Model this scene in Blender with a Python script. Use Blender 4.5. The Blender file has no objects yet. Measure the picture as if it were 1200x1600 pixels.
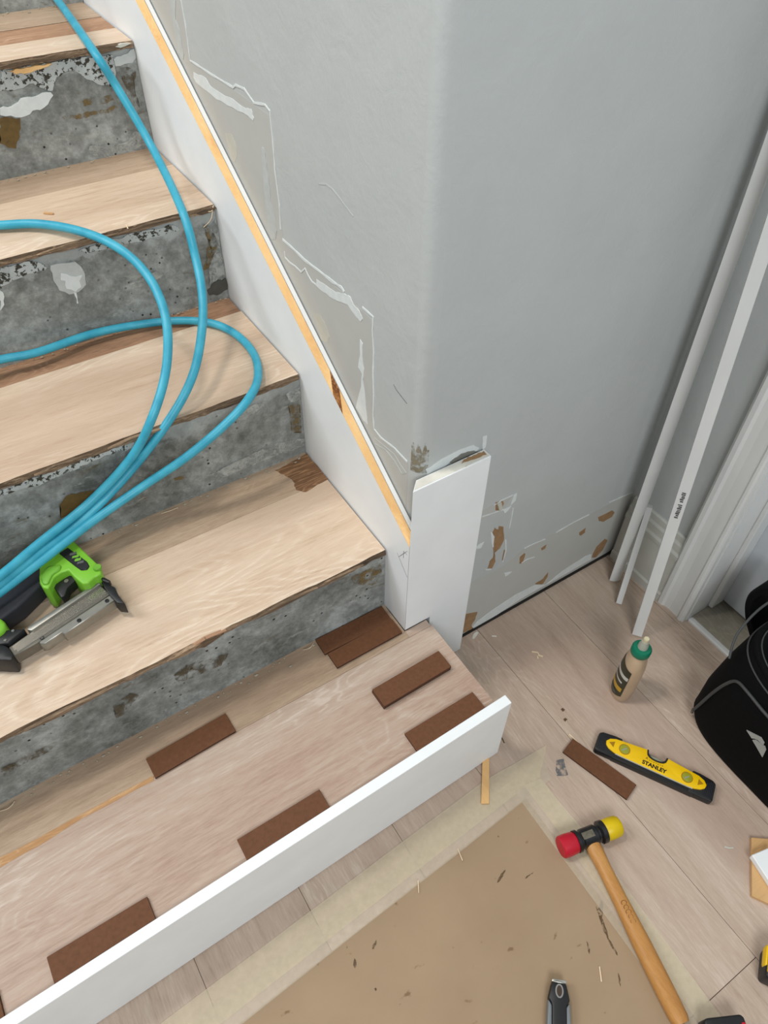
import bpy, bmesh, math, random
from mathutils import Vector, Matrix, noise
S = bpy.context.scene
COL = S.collection
random.seed(7)
# ---------------------------------------------------------------- camera
cam_d = bpy.data.cameras.new('camera'); cam = bpy.data.objects.new('camera', cam_d); COL.objects.link(cam)
cam_d.sensor_fit = 'HORIZONTAL'; cam_d.sensor_width = 36.0; cam_d.lens = 36.0 * 1163.06 / 1200.0
cam_d.clip_start = 0.02
cam.matrix_world = Matrix(((0.84263, 0.39225, -0.36894, -0.45609),
                           (-0.53838, 0.62749, -0.56249, -0.61789),
                           (0.01087, 0.67260, 0.73992, 1.36135),
                           (0, 0, 0, 1)))
S.camera = cam
# ---------------------------------------------------------------- world, lights, exposure
W = bpy.data.worlds.new('world'); S.world = W; W.use_nodes = True
W.node_tree.nodes['Background'].inputs[0].default_value = (0.90, 0.96, 1.0, 1)
W.node_tree.nodes['Background'].inputs[1].default_value = 0.22
def area(name, loc, target, size, power, color):
    d = bpy.data.lights.new(name, 'AREA'); d.shape = 'RECTANGLE'; d.size, d.size_y = size; d.energy = power; d.color = color
    o = bpy.data.objects.new(name, d); COL.objects.link(o); o.location = loc
    o.rotation_euler = (Vector(target) - Vector(loc)).to_track_quat('-Z', 'Y').to_euler()
    return o
area('stair_window_light', (-2.0, 1.2, 2.8), (-0.1, 0.3, 0.5), (1.2, 1.2), 45, (0.93, 0.97, 1.0))
area('front_fill_light', (-0.9, -2.0, 2.2), (0.1, 0.1, 0.6), (1.0, 1.0), 42, (0.92, 0.97, 1.0))  # unseen front fill, added to brighten the end wall and riser faces
area('ceiling_light', (-0.8, 0.45, 3.0), (-0.45, 0.2, 0.0), (0.3, 0.3), 22, (1.0, 0.95, 0.88))
S.view_settings.view_transform = 'Standard'; S.view_settings.look = 'None'
S.view_settings.exposure = 0.0; S.view_settings.gamma = 1.0; S.view_settings.use_curve_mapping = False
# ---------------------------------------------------------------- measured points (metres)
P = {
  'side_a': [(0.7700,1.0224), (0.7482,1.0268), (0.7638,0.9966), (0.7526,0.9833), (0.7515,0.9491), (0.7595,0.9387), (0.7781,0.9446), (0.7765,0.9778), (0.7775,1.0015)],
  'side_b': [(0.7226,1.0320), (0.7208,0.9945), (0.7260,0.9462), (0.7083,0.9467), (0.6402,0.9484), (0.5551,0.9529), (0.5456,0.9590), (0.5129,0.9629), (0.4828,0.9526), (0.4443,0.9612), (0.4297,0.9572), (0.4301,0.9459), (0.4293,0.9193), (0.4304,0.8829), (0.4319,0.8725), (0.4293,0.8442), (0.4276,0.8207), (0.4315,0.7790)],
  'side_c': [(0.7184,0.9305), (0.6672,0.9360), (0.6482,0.9279), (0.5935,0.9301), (0.5611,0.9345), (0.5163,0.9349), (0.4956,0.9402), (0.4890,0.9295), (0.4928,0.9244), (0.5091,0.9263), (0.5654,0.9212), (0.6316,0.9140), (0.7103,0.9159), (0.7228,0.9210)],
  'side_d': [(0.4727,0.8925), (0.4637,0.8936), (0.4596,0.8741), (0.4584,0.8410), (0.4591,0.8183), (0.4528,0.7957), (0.4469,0.7702), (0.4555,0.7508), (0.4708,0.7451), (0.4803,0.7556), (0.4810,0.7926), (0.4804,0.8245), (0.4781,0.8616)],
  'side_e': [(0.6160,0.8664), (0.5863,0.8739), (0.5725,0.8589), (0.5750,0.8425), (0.5904,0.8280), (0.6043,0.8277)],
  'side_f': [(0.4279,0.7632), (0.3881,0.7637), (0.3542,0.7620), (0.3046,0.7665), (0.2653,0.7689), (0.2386,0.7729), (0.2314,0.7693)],
  'side_g': [(0.4249,0.7433), (0.4245,0.7333), (0.4090,0.7315), (0.3885,0.7346), (0.3690,0.7339), (0.3541,0.7478), (0.3446,0.7402), (0.3327,0.7350), (0.3180,0.7368)],
  'side_h': [(0.3168,0.7474), (0.2862,0.7519), (0.2587,0.7551), (0.2315,0.7671), (0.2130,0.7704), (0.2060,0.7635), (0.1882,0.7605), (0.1795,0.7525), (0.1850,0.7451), (0.1958,0.7456), (0.2211,0.7534), (0.2676,0.7396), (0.2957,0.7360), (0.3203,0.7345)],
  'side_i': [(0.1797,0.7714), (0.1510,0.7715), (0.1527,0.7476), (0.1492,0.7130), (0.1510,0.6734), (0.1491,0.6341), (0.1509,0.5899), (0.1477,0.5655), (0.1284,0.5618), (0.0882,0.5703), (0.0523,0.5697)],
  'side_j': [(0.3358,0.6752), (0.3133,0.6856), (0.2934,0.6748), (0.2829,0.6606), (0.2927,0.6446), (0.3150,0.6355)],
  'side_k': [(0.1870,0.7130), (0.1797,0.7097), (0.1814,0.6857), (0.1768,0.6648), (0.1810,0.6417), (0.1733,0.6047), (0.1673,0.5600), (0.1806,0.5594), (0.2039,0.5700), (0.1858,0.6260), (0.1833,0.6525), (0.1947,0.6575), (0.1876,0.6858)],
  'side_l': [(0.1476,0.5471), (0.1251,0.5506), (0.0877,0.5571), (0.0691,0.5491), (0.0538,0.5455), (0.0652,0.5335), (0.0872,0.5436), (0.1123,0.5467), (0.1443,0.5357)],
  'side_scratch': [(0.0957,0.6893), (0.0871,0.6842), (0.0601,0.6786)],
  'side_m': [(0.2933,0.9048), (0.2711,0.9123), (0.2538,0.9120), (0.2421,0.9088), (0.2205,0.9026), (0.2010,0.8967)],
  'tear_0': [(0.2097,0.3309), (0.2201,0.3184), (0.2202,0.3285), (0.2319,0.3194), (0.2408,0.2764), (0.2337,0.2551), (0.2222,0.2494), (0.2288,0.2183), (0.2226,0.1996), (0.2107,0.2077), (0.2129,0.2289), (0.2205,0.2372), (0.2154,0.2711), (0.2116,0.3072), (0.2058,0.3191)],
  'tear_1': [(0.2464,0.2425), (0.2505,0.2354), (0.2523,0.2072), (0.2463,0.2102)],
  'tear_2': [(0.2001,0.4043), (0.2151,0.4014), (0.2215,0.3884), (0.2180,0.3732), (0.2036,0.3816)],
  'tear_3': [(0.2966,0.1870), (0.3067,0.1933), (0.3110,0.1868), (0.3094,0.1596), (0.2990,0.1643)],
  'tear_4': [(0.3540,0.1775), (0.3689,0.1805), (0.3676,0.1687), (0.3580,0.1679)],
  'tear_5': [(0.4645,0.1594), (0.4829,0.1646), (0.4856,0.1464), (0.4752,0.1433), (0.4669,0.1509)],
  'tear_6': [(0.5128,0.1793), (0.5557,0.1772), (0.5670,0.1637), (0.5642,0.1513), (0.5388,0.1498), (0.5223,0.1620)],
  'tear_7': [(0.5446,0.0598), (0.5664,0.0755), (0.5791,0.0609), (0.5737,0.0306), (0.5583,0.0143), (0.5424,0.0221), (0.5412,0.0413)],
  'tear_8': [(0.3656,0.0482), (0.3878,0.0509), (0.3988,0.0666), (0.4013,0.0467), (0.3927,0.0289), (0.3756,0.0304)],
  'tear_9': [(0.1723,0.0816), (0.2044,0.0646), (0.2019,0.0399), (0.1942,0.0242), (0.1987,0.0040), (0.1688,0.0115), (0.1670,0.0460)],
  'flap': [(0.2021,0.4013), (0.2122,0.3993), (0.2170,0.3795), (0.2115,0.3770)],
  'chip_0': [(0.1975,0.0133), (0.2077,0.0244), (0.2526,0.0383), (0.3106,0.0483), (0.3687,0.0433), (0.4034,0.0186), (0.4461,0.0367), (0.5175,0.0464), (0.5348,0.0403), (0.5415,0.0174), (0.4509,0.0174), (0.3365,0.0185), (0.2655,0.0066), (0.2026,0.0036)],
  'chip_1': [(0.2395,0.3743), (0.2417,0.3996), (0.2490,0.4011), (0.2499,0.3818)],
  'chip_2': [(0.2214,0.3732), (0.2417,0.3711), (0.2302,0.3603), (0.2268,0.3603)],
  'chip_3': [(0.1710,0.2954), (0.1750,0.3033), (0.1885,0.3031), (0.1836,0.2894)],
  'chip_4': [(0.2602,0.1597), (0.2827,0.1490), (0.2739,0.1454), (0.2646,0.1446)],
  'chip_5': [(0.2003,0.3265), (0.2058,0.3191), (0.2127,0.3045), (0.2158,0.2709), (0.2127,0.2729)],
  'chip_6': [(0.2029,0.2121), (0.2228,0.1985), (0.2192,0.1982), (0.2094,0.2040)],
  'line_0': [(0.1727,0.3825), (0.1977,0.3774), (0.2214,0.3732)],
  'line_1': [(0.1978,0.3982), (0.2167,0.4016), (0.2398,0.4006)],
  'line_2': [(0.3034,0.2101), (0.3300,0.2090), (0.3598,0.2038)],
  'line_3': [(0.3882,0.2065), (0.4347,0.2099), (0.4795,0.2080)],
  'line_4': [(0.5354,0.2139), (0.5705,0.2098), (0.6062,0.2056)],
  'line_5': [(0.2474,0.3620), (0.2483,0.3338), (0.2481,0.3055)],
  'line_6': [(0.2447,0.2739), (0.2512,0.2393), (0.2494,0.2022)],
  'line_7': [(0.3050,0.1626), (0.3200,0.1645), (0.3407,0.1579)],
  'smear_0': [(0.0401,0.5685), (0.0693,0.5761), (0.1055,0.5782), (0.1307,0.5749), (0.1428,0.5622), (0.1370,0.5582), (0.1191,0.5670), (0.0945,0.5656), (0.0751,0.5549), (0.0429,0.5556)],
  'smear_1': [(0.1460,0.5855), (0.1555,0.5832), (0.1561,0.5580), (0.1503,0.5540)],
  'smudge_0': [(0.0847,0.5615), (0.1065,0.5687), (0.1322,0.5629), (0.1417,0.5545), (0.1253,0.5502), (0.0963,0.5477)],
  'r5_white0': [(-0.2396,0.9186), (-0.1875,0.9186), (-0.1516,0.9193), (-0.1062,0.9186), (-0.0429,0.9093), (-0.0474,0.8739), (-0.0589,0.8584), (-0.0831,0.8678), (-0.0994,0.8780), (-0.1138,0.8930), (-0.1313,0.8967), (-0.1516,0.8906), (-0.1651,0.8696), (-0.1790,0.8762), (-0.1936,0.8870), (-0.2264,0.8820), (-0.2520,0.8842)],
  'r5_white1': [(-0.2615,0.8577), (-0.2417,0.8573), (-0.2228,0.8667), (-0.2030,0.8654), (-0.1835,0.8695), (-0.1690,0.8682), (-0.1666,0.8635), (-0.1803,0.8508), (-0.1964,0.8439), (-0.2097,0.8452), (-0.2232,0.8389), (-0.2411,0.8396), (-0.2651,0.8477)],
  'r5_white2': [(-0.0433,0.9031), (-0.0019,0.9180), (-0.0016,0.8990), (-0.0108,0.8919), (-0.0428,0.8914)],
  'r5_chip': [(-0.2277,0.9128), (-0.2106,0.9152), (-0.1860,0.9164), (-0.1551,0.9188), (-0.1539,0.9136), (-0.1706,0.9090), (-0.2007,0.9056), (-0.2196,0.9079)],
  'r5_ochre0': [(-0.2669,0.8427), (-0.2343,0.8366), (-0.2389,0.8199), (-0.2580,0.7876), (-0.2712,0.7926), (-0.2817,0.8015)],
  'r5_ochre1': [(-0.1628,0.8245), (-0.1097,0.8249), (-0.0563,0.8255), (-0.0560,0.8221), (-0.0825,0.8166), (-0.1244,0.8163), (-0.1593,0.8205)],
  'r5_ochre2': [(-0.1186,0.8443), (-0.0935,0.8477), (-0.0646,0.8461), (-0.0597,0.8363), (-0.0828,0.8336), (-0.1165,0.8351)],
  'r5_white3': [(-0.1267,0.7655), (-0.0882,0.7577), (-0.0514,0.7600), (-0.0368,0.7764), (-0.0229,0.7689), (-0.0121,0.7472), (-0.0560,0.7413), (-0.1084,0.7399), (-0.1305,0.7519)],
  'r5_ochre3': [(-0.0371,0.8852), (-0.0195,0.8868), (-0.0072,0.8762), (-0.0169,0.8469), (-0.0145,0.8147), (-0.0247,0.8257), (-0.0327,0.8540)],
  'r4_white0': [(-0.3801,0.7238), (-0.3414,0.7266), (-0.3191,0.7165), (-0.3103,0.7031), (-0.3462,0.7030), (-0.3699,0.6993), (-0.3923,0.6899)],
  'r4_white1': [(-0.2522,0.7188), (-0.2095,0.7249), (-0.1757,0.7211), (-0.1670,0.7278), (-0.0820,0.7199), (-0.0729,0.7101), (-0.1072,0.7063), (-0.1508,0.7070), (-0.1994,0.7113), (-0.2411,0.7103)],
  'r4_patch': [(-0.3042,0.7068), (-0.2926,0.7070), (-0.2638,0.7022), (-0.2569,0.6910), (-0.2566,0.6683), (-0.2581,0.6573), (-0.2729,0.6484), (-0.2903,0.6481), (-0.3038,0.6601), (-0.3076,0.6802)],
  'r4_patch2': [(-0.2927,0.6905), (-0.2714,0.6766), (-0.2594,0.6767), (-0.2672,0.6678), (-0.2671,0.6562), (-0.2793,0.6504), (-0.2918,0.6602), (-0.2892,0.6745), (-0.2964,0.6786)],
  'r4_drip': [(-0.2818,0.6512), (-0.2782,0.6481), (-0.2805,0.6284), (-0.2831,0.6281)],
  'r4_scrape': [(-0.1867,0.6351), (-0.1598,0.6388), (-0.1283,0.6451), (-0.1199,0.6346), (-0.1356,0.6294), (-0.1708,0.6241)],
  'r4_white2': [(-0.3929,0.6883), (-0.3898,0.6836), (-0.3955,0.6631), (-0.4049,0.6548)],
  'r4_ochre': [(-0.0280,0.7058), (-0.0120,0.6864), (-0.0075,0.6657), (-0.0307,0.6242), (-0.0436,0.6198), (-0.0318,0.6408), (-0.0303,0.6603), (-0.0189,0.6689), (-0.0276,0.6867)],
  'r4_wet': [(-0.0430,0.5777), (-0.0245,0.5890), (0.0029,0.5912), (0.0034,0.5674), (-0.0251,0.5611), (-0.0409,0.5662)],
  'r4_pale': [(-0.0380,0.6933), (0.0042,0.7125), (-0.0021,0.5991), (-0.0370,0.5886), (-0.0307,0.6242), (-0.0062,0.6615), (-0.0113,0.6900)],
  'r3_white0': [(-0.5175,0.5374), (-0.4941,0.5364), (-0.4436,0.5417), (-0.3799,0.5442), (-0.3191,0.5434), (-0.3018,0.5410), (-0.3103,0.5245), (-0.3578,0.5302), (-0.4156,0.5242), (-0.4709,0.5209), (-0.5210,0.5276)],
  'r3_ochre0': [(-0.4498,0.4658), (-0.4336,0.4789), (-0.3925,0.4688), (-0.3918,0.4556), (-0.4217,0.4300), (-0.4572,0.4377)],
  'r3_ochre1': [(-0.0286,0.4887), (-0.0067,0.4886), (-0.0072,0.4142), (-0.0264,0.4232), (-0.0267,0.4497)],
  'r3_pale0': [(-0.1095,0.5181), (-0.0724,0.5259), (-0.0745,0.5088), (-0.1067,0.5016)],
  'r3_pale1': [(-0.0312,0.5174), (0.0017,0.5247), (-0.0002,0.5012), (-0.0065,0.4916), (-0.0225,0.4954)],
  'r3_brown2': [(-0.2614,0.4273), (-0.2370,0.4244), (-0.2388,0.4153), (-0.2604,0.4201)],
  'r3_pale2': [(-0.2002,0.4017), (-0.1355,0.4091), (-0.0528,0.4123), (0.0001,0.3972), (-0.0011,0.3805), (-0.0840,0.3831), (-0.1667,0.3805)],
  'r2_brown0': [(-0.4025,0.3029), (-0.3807,0.3138), (-0.3382,0.2963), (-0.3102,0.2873), (-0.3258,0.2644), (-0.3663,0.2694), (-0.4000,0.2743)],
  'r2_brown1': [(-0.0728,0.3291), (-0.0117,0.3249), (-0.0076,0.2737), (-0.0254,0.2713), (-0.0667,0.3056)],
  'r2_brown2': [(-0.5031,0.3007), (-0.4735,0.3134), (-0.4616,0.2965), (-0.4907,0.2662), (-0.5068,0.2664)],
  'r2_brown3': [(-0.6776,0.2846), (-0.6330,0.2885), (-0.6013,0.2800), (-0.6103,0.2675), (-0.6546,0.2679), (-0.6802,0.2641)],
  't2_brown': [(-0.0754,0.3439), (-0.0513,0.3454), (0.0076,0.3531), (0.0016,0.2695), (-0.0532,0.2622), (-0.0660,0.2760), (-0.0601,0.2999), (-0.0650,0.3191)],
  't1_tan': [(-0.7303,-0.0106), (-0.6747,-0.0132), (-0.6160,-0.0121), (-0.4928,-0.0136), (-0.4959,-0.0215), (-0.6083,-0.0192), (-0.6778,-0.0245), (-0.7339,-0.0254)],
  'paper': [(0.0614,-0.3195), (-0.5282,-0.3525), (0.0539,-0.4122), (0.0472,-0.7189)],
  'tape_top_px': [(0.1628,-0.2613), (-0.2647,-0.2643), (0.1106,-0.3124), (-0.2779,-0.2860), (0.0597,-0.3179), (-0.2581,-0.3355), (-0.2907,-0.3072), (0.1152,-0.2764)],
  'tape_right_px': [(0.1628,-0.2613), (0.0604,-0.3230), (0.1079,-0.3155), (0.0484,-0.5302), (0.0781,-0.5297), (0.0854,-0.7040), (0.0891,-0.7262), (0.0678,-0.5987)],
  'smudge_floor': [(0.1570,-0.2940), (0.1707,-0.2996), (0.1633,-0.3131), (0.1568,-0.3282), (0.1378,-0.3183), (0.1426,-0.3086)],
  'n_head': [(-0.5220,0.2730), (-0.5127,0.3034), (-0.4864,0.3128), (-0.4587,0.3280), (-0.4536,0.3188), (-0.4334,0.2423), (-0.4364,0.2275), (-0.4426,0.2259), (-0.4481,0.2266), (-0.4596,0.2201), (-0.4682,0.2228), (-0.4757,0.2466), (-0.4785,0.2623), (-0.4894,0.2635), (-0.5016,0.2601), (-0.5160,0.2421), (-0.5231,0.2492), (-0.5245,0.2608)],
  'n_label': [(-0.4813,0.3030), (-0.4657,0.3077), (-0.4482,0.2622), (-0.4477,0.2506), (-0.4534,0.2458), (-0.4616,0.2496), (-0.4670,0.2627)],
  'n_grip': [(-0.5945,0.2945), (-0.5636,0.3024), (-0.5181,0.3060), (-0.5180,0.2961), (-0.5266,0.2682), (-0.5762,0.2591), (-0.5873,0.2794), (-0.5977,0.2806)],
  'n_rear': [(-0.5954,0.3059), (-0.5879,0.2770), (-0.5808,0.2621), (-0.5794,0.2429), (-0.5840,0.2279), (-0.5937,0.2239), (-0.6103,0.2269), (-0.6091,0.2772)],
  'n_trigger': [(-0.5127,0.2649), (-0.4996,0.2650), (-0.4876,0.2672), (-0.4738,0.2627), (-0.4765,0.2477), (-0.4956,0.2405), (-0.5050,0.2276), (-0.5096,0.2305), (-0.5095,0.2438), (-0.5138,0.2547)],
  'n_rail': [(-0.5662,0.1971), (-0.5604,0.2022), (-0.4460,0.2291), (-0.4435,0.2220), (-0.5607,0.1912)],
  'n_ribbed': [(-0.5984,0.1849), (-0.5619,0.1950), (-0.4443,0.2260), (-0.4380,0.1989), (-0.5578,0.1714), (-0.5956,0.1652)],
  'n_lower': [(-0.5575,0.1715), (-0.4384,0.1994), (-0.4347,0.1850), (-0.5214,0.1648), (-0.5232,0.1709), (-0.5502,0.1633), (-0.5572,0.1665)],
  'n_nose': [(-0.4424,0.2282), (-0.4368,0.2220), (-0.4265,0.2045), (-0.4272,0.1886), (-0.4239,0.1653), (-0.4342,0.1738), (-0.4393,0.1949)],
  'n_foot': [(-0.6122,0.2174), (-0.5979,0.1985), (-0.5981,0.1769), (-0.5949,0.1490), (-0.6047,0.1436), (-0.6123,0.1740), (-0.6177,0.1941)],
  'n_block': [(-0.6087,0.2176), (-0.5900,0.2233), (-0.5759,0.2170), (-0.5624,0.1947), (-0.5920,0.1876), (-0.5991,0.2005)],
  'n_screw': [(-0.5514,0.1752), (-0.4945,0.1770), (-0.4461,0.1902)],
  'n_rearleg': [(-0.6000,0.2343), (-0.5847,0.2323), (-0.5827,0.2260), (-0.5998,0.1994), (-0.6132,0.2078)],
  'stick': [(0.0379,-0.2092), (0.0544,-0.2197), (-0.0165,-0.2839), (-0.0037,-0.2921)],
  'ply': [(0.3525,-0.5866), (0.4199,-0.6371), (0.3165,-0.7143), (0.2877,-0.6731), (0.2747,-0.6508)],
  'offcut': [(0.3071,-0.6132), (0.3139,-0.6212), (0.2936,-0.6988), (0.3592,-0.7119), (0.3462,-0.6194)],
  'knife': [(-0.0946,-0.5637), (-0.0764,-0.5773), (-0.0891,-0.5972), (-0.1145,-0.5761), (-0.1099,-0.6217), (-0.1392,-0.6030), (-0.0933,-0.5786)],
  'bits': [(-0.2637,0.8081)],
  'bits0': [(0.2795,-0.0966), (0.1981,0.0147), (-0.0977,-0.3335), (-0.1875,-0.3380), (-0.0232,-0.5981), (0.2139,-0.2723), (0.2141,-0.2957), (0.3083,-0.5795)],
  'hammer': [(0.0481,-0.4240), (0.1623,-0.4476), (0.1046,-0.4356), (0.1003,-0.4546), (0.0303,-0.7109)],
  'tapem': [(0.1866,-0.7317), (0.2110,-0.7160), (0.1798,-0.7528), (0.2286,-0.7144)],
  'batt': [(0.0594,-0.7248), (0.1144,-0.7531), (0.1101,-0.7637)],
  'hose_a': [(-0.0469,1.3663,0.9550), (-0.0634,1.1763,0.9500), (-0.0926,0.8823,0.9430), (-0.0735,0.8431,0.8850), (-0.0536,0.7755,0.8000), (-0.0773,0.5998,0.7650), (-0.0866,0.5474,0.7100), (-0.1042,0.4932,0.6700), (-0.1347,0.4397,0.6350), (-0.1835,0.3804,0.6000), (-0.2462,0.3557,0.5500), (-0.3333,0.3463,0.4850), (-0.4264,0.3257,0.4450), (-0.5081,0.2974,0.4400), (-0.5738,0.2688,0.4400), (-0.6341,0.2469,0.4400)],
  'hose_b': [(-0.4245,0.7723,0.7500), (-0.3488,0.7418,0.7500), (-0.2933,0.7086,0.7520), (-0.2469,0.6428,0.7570), (-0.2134,0.5768,0.7550), (-0.1896,0.5283,0.7350), (-0.1828,0.4758,0.7100), (-0.1942,0.4193,0.6800), (-0.2232,0.3784,0.6300), (-0.2713,0.3381,0.5850), (-0.3211,0.3407,0.5200), (-0.4065,0.3369,0.4650), (-0.5021,0.3051,0.4520), (-0.5687,0.2721,0.4520), (-0.6285,0.2554,0.4500)],
  'hose_c': [(-0.5198,0.6172,0.5880), (-0.4375,0.6239,0.5820), (-0.3750,0.6213,0.5760), (-0.2689,0.6383,0.5680), (-0.1538,0.6228,0.5600), (-0.0823,0.5787,0.5600), (-0.0513,0.5179,0.5600), (-0.0480,0.4410,0.5600), (-0.0748,0.3667,0.5650), (-0.1160,0.3211,0.5650), (-0.1675,0.3109,0.5400), (-0.2413,0.3157,0.5000), (-0.3234,0.3281,0.4620), (-0.4199,0.3170,0.4400), (-0.5140,0.2857,0.4320), (-0.5790,0.2622,0.4300), (-0.6408,0.2429,0.4250)],
}
T = [0, 0.1911, 0.3602, 0.5510, 0.7388, 0.9280, 1.1160]          # height of each tread
Y = [0, -0.2035, 0.0691, 0.3575, 0.6507, 0.9444, 1.2309, 1.52]   # front of each step
XS, YE, XR = 0.025, 0.0252, 0.6131                               # stair-side wall, end wall, door wall
# ---------------------------------------------------------------- materials
def lin(c):
    return tuple(((v / 255) / 12.92 if v <= 10.3 else ((v / 255 + 0.055) / 1.055) ** 2.4) for v in c) + (1.0,)
class NT:
    def __init__(s, name):
        s.m = bpy.data.materials.new(name); s.m.use_nodes = True; s.t = s.m.node_tree
        s.b = s.t.nodes['Principled BSDF']
    def n(s, typ, **kw):
        o = s.t.nodes.new(typ)
        for k, v in kw.items():
            if k[0] == 'i' and k[1:].isdigit(): o.inputs[int(k[1:])].default_value = v
            elif k in o.inputs: o.inputs[k].default_value = v
            else: setattr(o, k, v)
        return o
    def l(s, a, b): s.t.links.new(a, b)
    def math(s, op, a, b=None, c=None):
        o = s.n('ShaderNodeMath', operation=op)
        for i, v in enumerate((a, b, c)):
            if v is None: continue
            if hasattr(v, 'is_linked') or hasattr(v, 'links'): s.l(v, o.inputs[i])
            else: o.inputs[i].default_value = v
        return o.outputs[0]
    def mix(s, fac, a, b):
        o = s.n('ShaderNodeMix', data_type='RGBA')
        for sock, v in ((o.inputs[0], fac), (o.inputs[6], a), (o.inputs[7], b)):
            if hasattr(v, 'links'): s.l(v, sock)
            else: sock.default_value = v
        return o.outputs[2]
    def coords(s, scale, rnd=True, src='Object'):
        tc = s.n('ShaderNodeTexCoord'); v = tc.outputs[src]
        if rnd:
            oi = s.n('ShaderNodeObjectInfo'); mu = s.math('MULTIPLY', oi.outputs['Random'], 37.0)
            ad = s.n('ShaderNodeVectorMath', operation='ADD'); s.l(v, ad.inputs[0]); s.l(mu, ad.inputs[1]); v = ad.outputs[0]
        mp = s.n('ShaderNodeMapping'); mp.inputs['Scale'].default_value = scale; s.l(v, mp.inputs['Vector'])
        return mp.outputs[0]
    def noise(s, vec, scale, detail=4, rough=0.55, dist=0.0):
        o = s.n('ShaderNodeTexNoise'); o.inputs['Scale'].default_value = scale; o.inputs['Detail'].default_value = detail
        o.inputs['Roughness'].default_value = rough; o.inputs['Distortion'].default_value = dist; s.l(vec, o.inputs['Vector'])
        return o.outputs[0]
    def ramp(s, fac, stops):
        o = s.n('ShaderNodeValToRGB'); e = o.color_ramp.elements
        e[0].position, e[0].color = stops[0][0], stops[0][1]; e[1].position, e[1].color = stops[-1][0], stops[-1][1]
        for p_, c_ in stops[1:-1]:
            q = e.new(p_); q.color = c_
        s.l(fac, o.inputs[0]); return o.outputs[0]
    def step(s, v, lo, hi):
        o = s.n('ShaderNodeMapRange', interpolation_type='SMOOTHSTEP'); s.l(v, o.inputs[0])
        o.inputs[1].default_value, o.inputs[2].default_value = lo, hi
        return o.outputs[0]
    def bump(s, h, strength=0.3, dist=0.002):
        o = s.n('ShaderNodeBump'); o.inputs['Strength'].default_value = strength; o.inputs['Distance'].default_value = dist
        s.l(h, o.inputs['Height']); s.l(o.outputs[0], s.b.inputs['Normal'])
    def fin(s, col, rough=0.6, metal=0.0, spec=0.4):
        if hasattr(col, 'links'): s.l(col, s.b.inputs['Base Color'])
        else: s.b.inputs['Base Color'].default_value = col
        if hasattr(rough, 'links'): s.l(rough, s.b.inputs['Roughness'])
        else: s.b.inputs['Roughness'].default_value = rough
        s.b.inputs['Metallic'].default_value = metal; s.b.inputs['Specular IOR Level'].default_value = spec
        return s.m
def plain(name, rgb, rough=0.5, metal=0.0, var=0.08, scale=40, bump=0.0, spec=0.4):
    n = NT(name); v = n.coords((1, 1, 1)); f = n.noise(v, scale, 3)
    c = lin(rgb); d = tuple(max(0, x * (1 - var)) for x in c[:3]) + (1,); e = tuple(min(1, x * (1 + var)) for x in c[:3]) + (1,)
    if bump: n.bump(f, bump, 0.001)
    return n.fin(n.ramp(f, [(0.3, d), (0.7, e)]), rough, metal, spec)
def wood(name, cols, axis='x', rough=0.55, figure=0.2, pore=0.3, scale=1.0, streak=None):
    """cols dark..light; grain runs along axis: soft tone bands, faint growth figure, fine pale pores"""
    n = NT(name); ix = 'xyz'.index(axis)
    def sc(along, across): return tuple((along if i == ix else across) * scale for i in range(3))
    broad = n.noise(n.coords(sc(1.1, 8)), 1.0, 5, 0.6, 0.6)
    fine = n.noise(n.coords(sc(34, 330)), 1.0, 4, 0.7); mid = n.noise(n.coords(sc(7, 85)), 1.0, 5, 0.65, 0.3)
    ring = n.noise(n.coords(sc(2.6, 9)), 1.0, 3, 0.45, 0.5)
    rg = n.math('MULTIPLY_ADD', n.math('SINE', n.math('MULTIPLY', ring, 120.0)), 0.5, 0.5)       # growth contours
    mask = n.step(n.noise(n.coords(sc(1.6, 4)), 1.0, 2), 0.42, 0.62)
    fig = n.math('MULTIPLY', n.math('MULTIPLY', n.math('POWER', rg, 4.0), mask), n.step(fine, 0.3, 0.55))
    f = n.math('MULTIPLY_ADD', n.math('SUBTRACT', broad, 0.5), 0.85, 0.48)
    f = n.math('MULTIPLY_ADD', n.math('SUBTRACT', mid, 0.5), pore * 0.75, f)
    f = n.math('MULTIPLY_ADD', n.math('SUBTRACT', fine, 0.5), pore * 0.75, f)
    f = n.math('MULTIPLY_ADD', fig, figure, f)
    k = len(cols); col = n.ramp(f, [(0.2 + 0.6 * i / (k - 1), lin(c)) for i, c in enumerate(cols)])
    if streak:
        big = n.noise(n.coords(sc(0.7, 5)), 1.0, 3, 0.5, 0.6)
        col = n.mix(n.math('MULTIPLY', n.step(big, 0.5, 0.70), streak[1]), col, lin(streak[0]))
    n.bump(fine, 0.2, 0.0008)
    return n.fin(col, rough, 0, 0.35)
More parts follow.
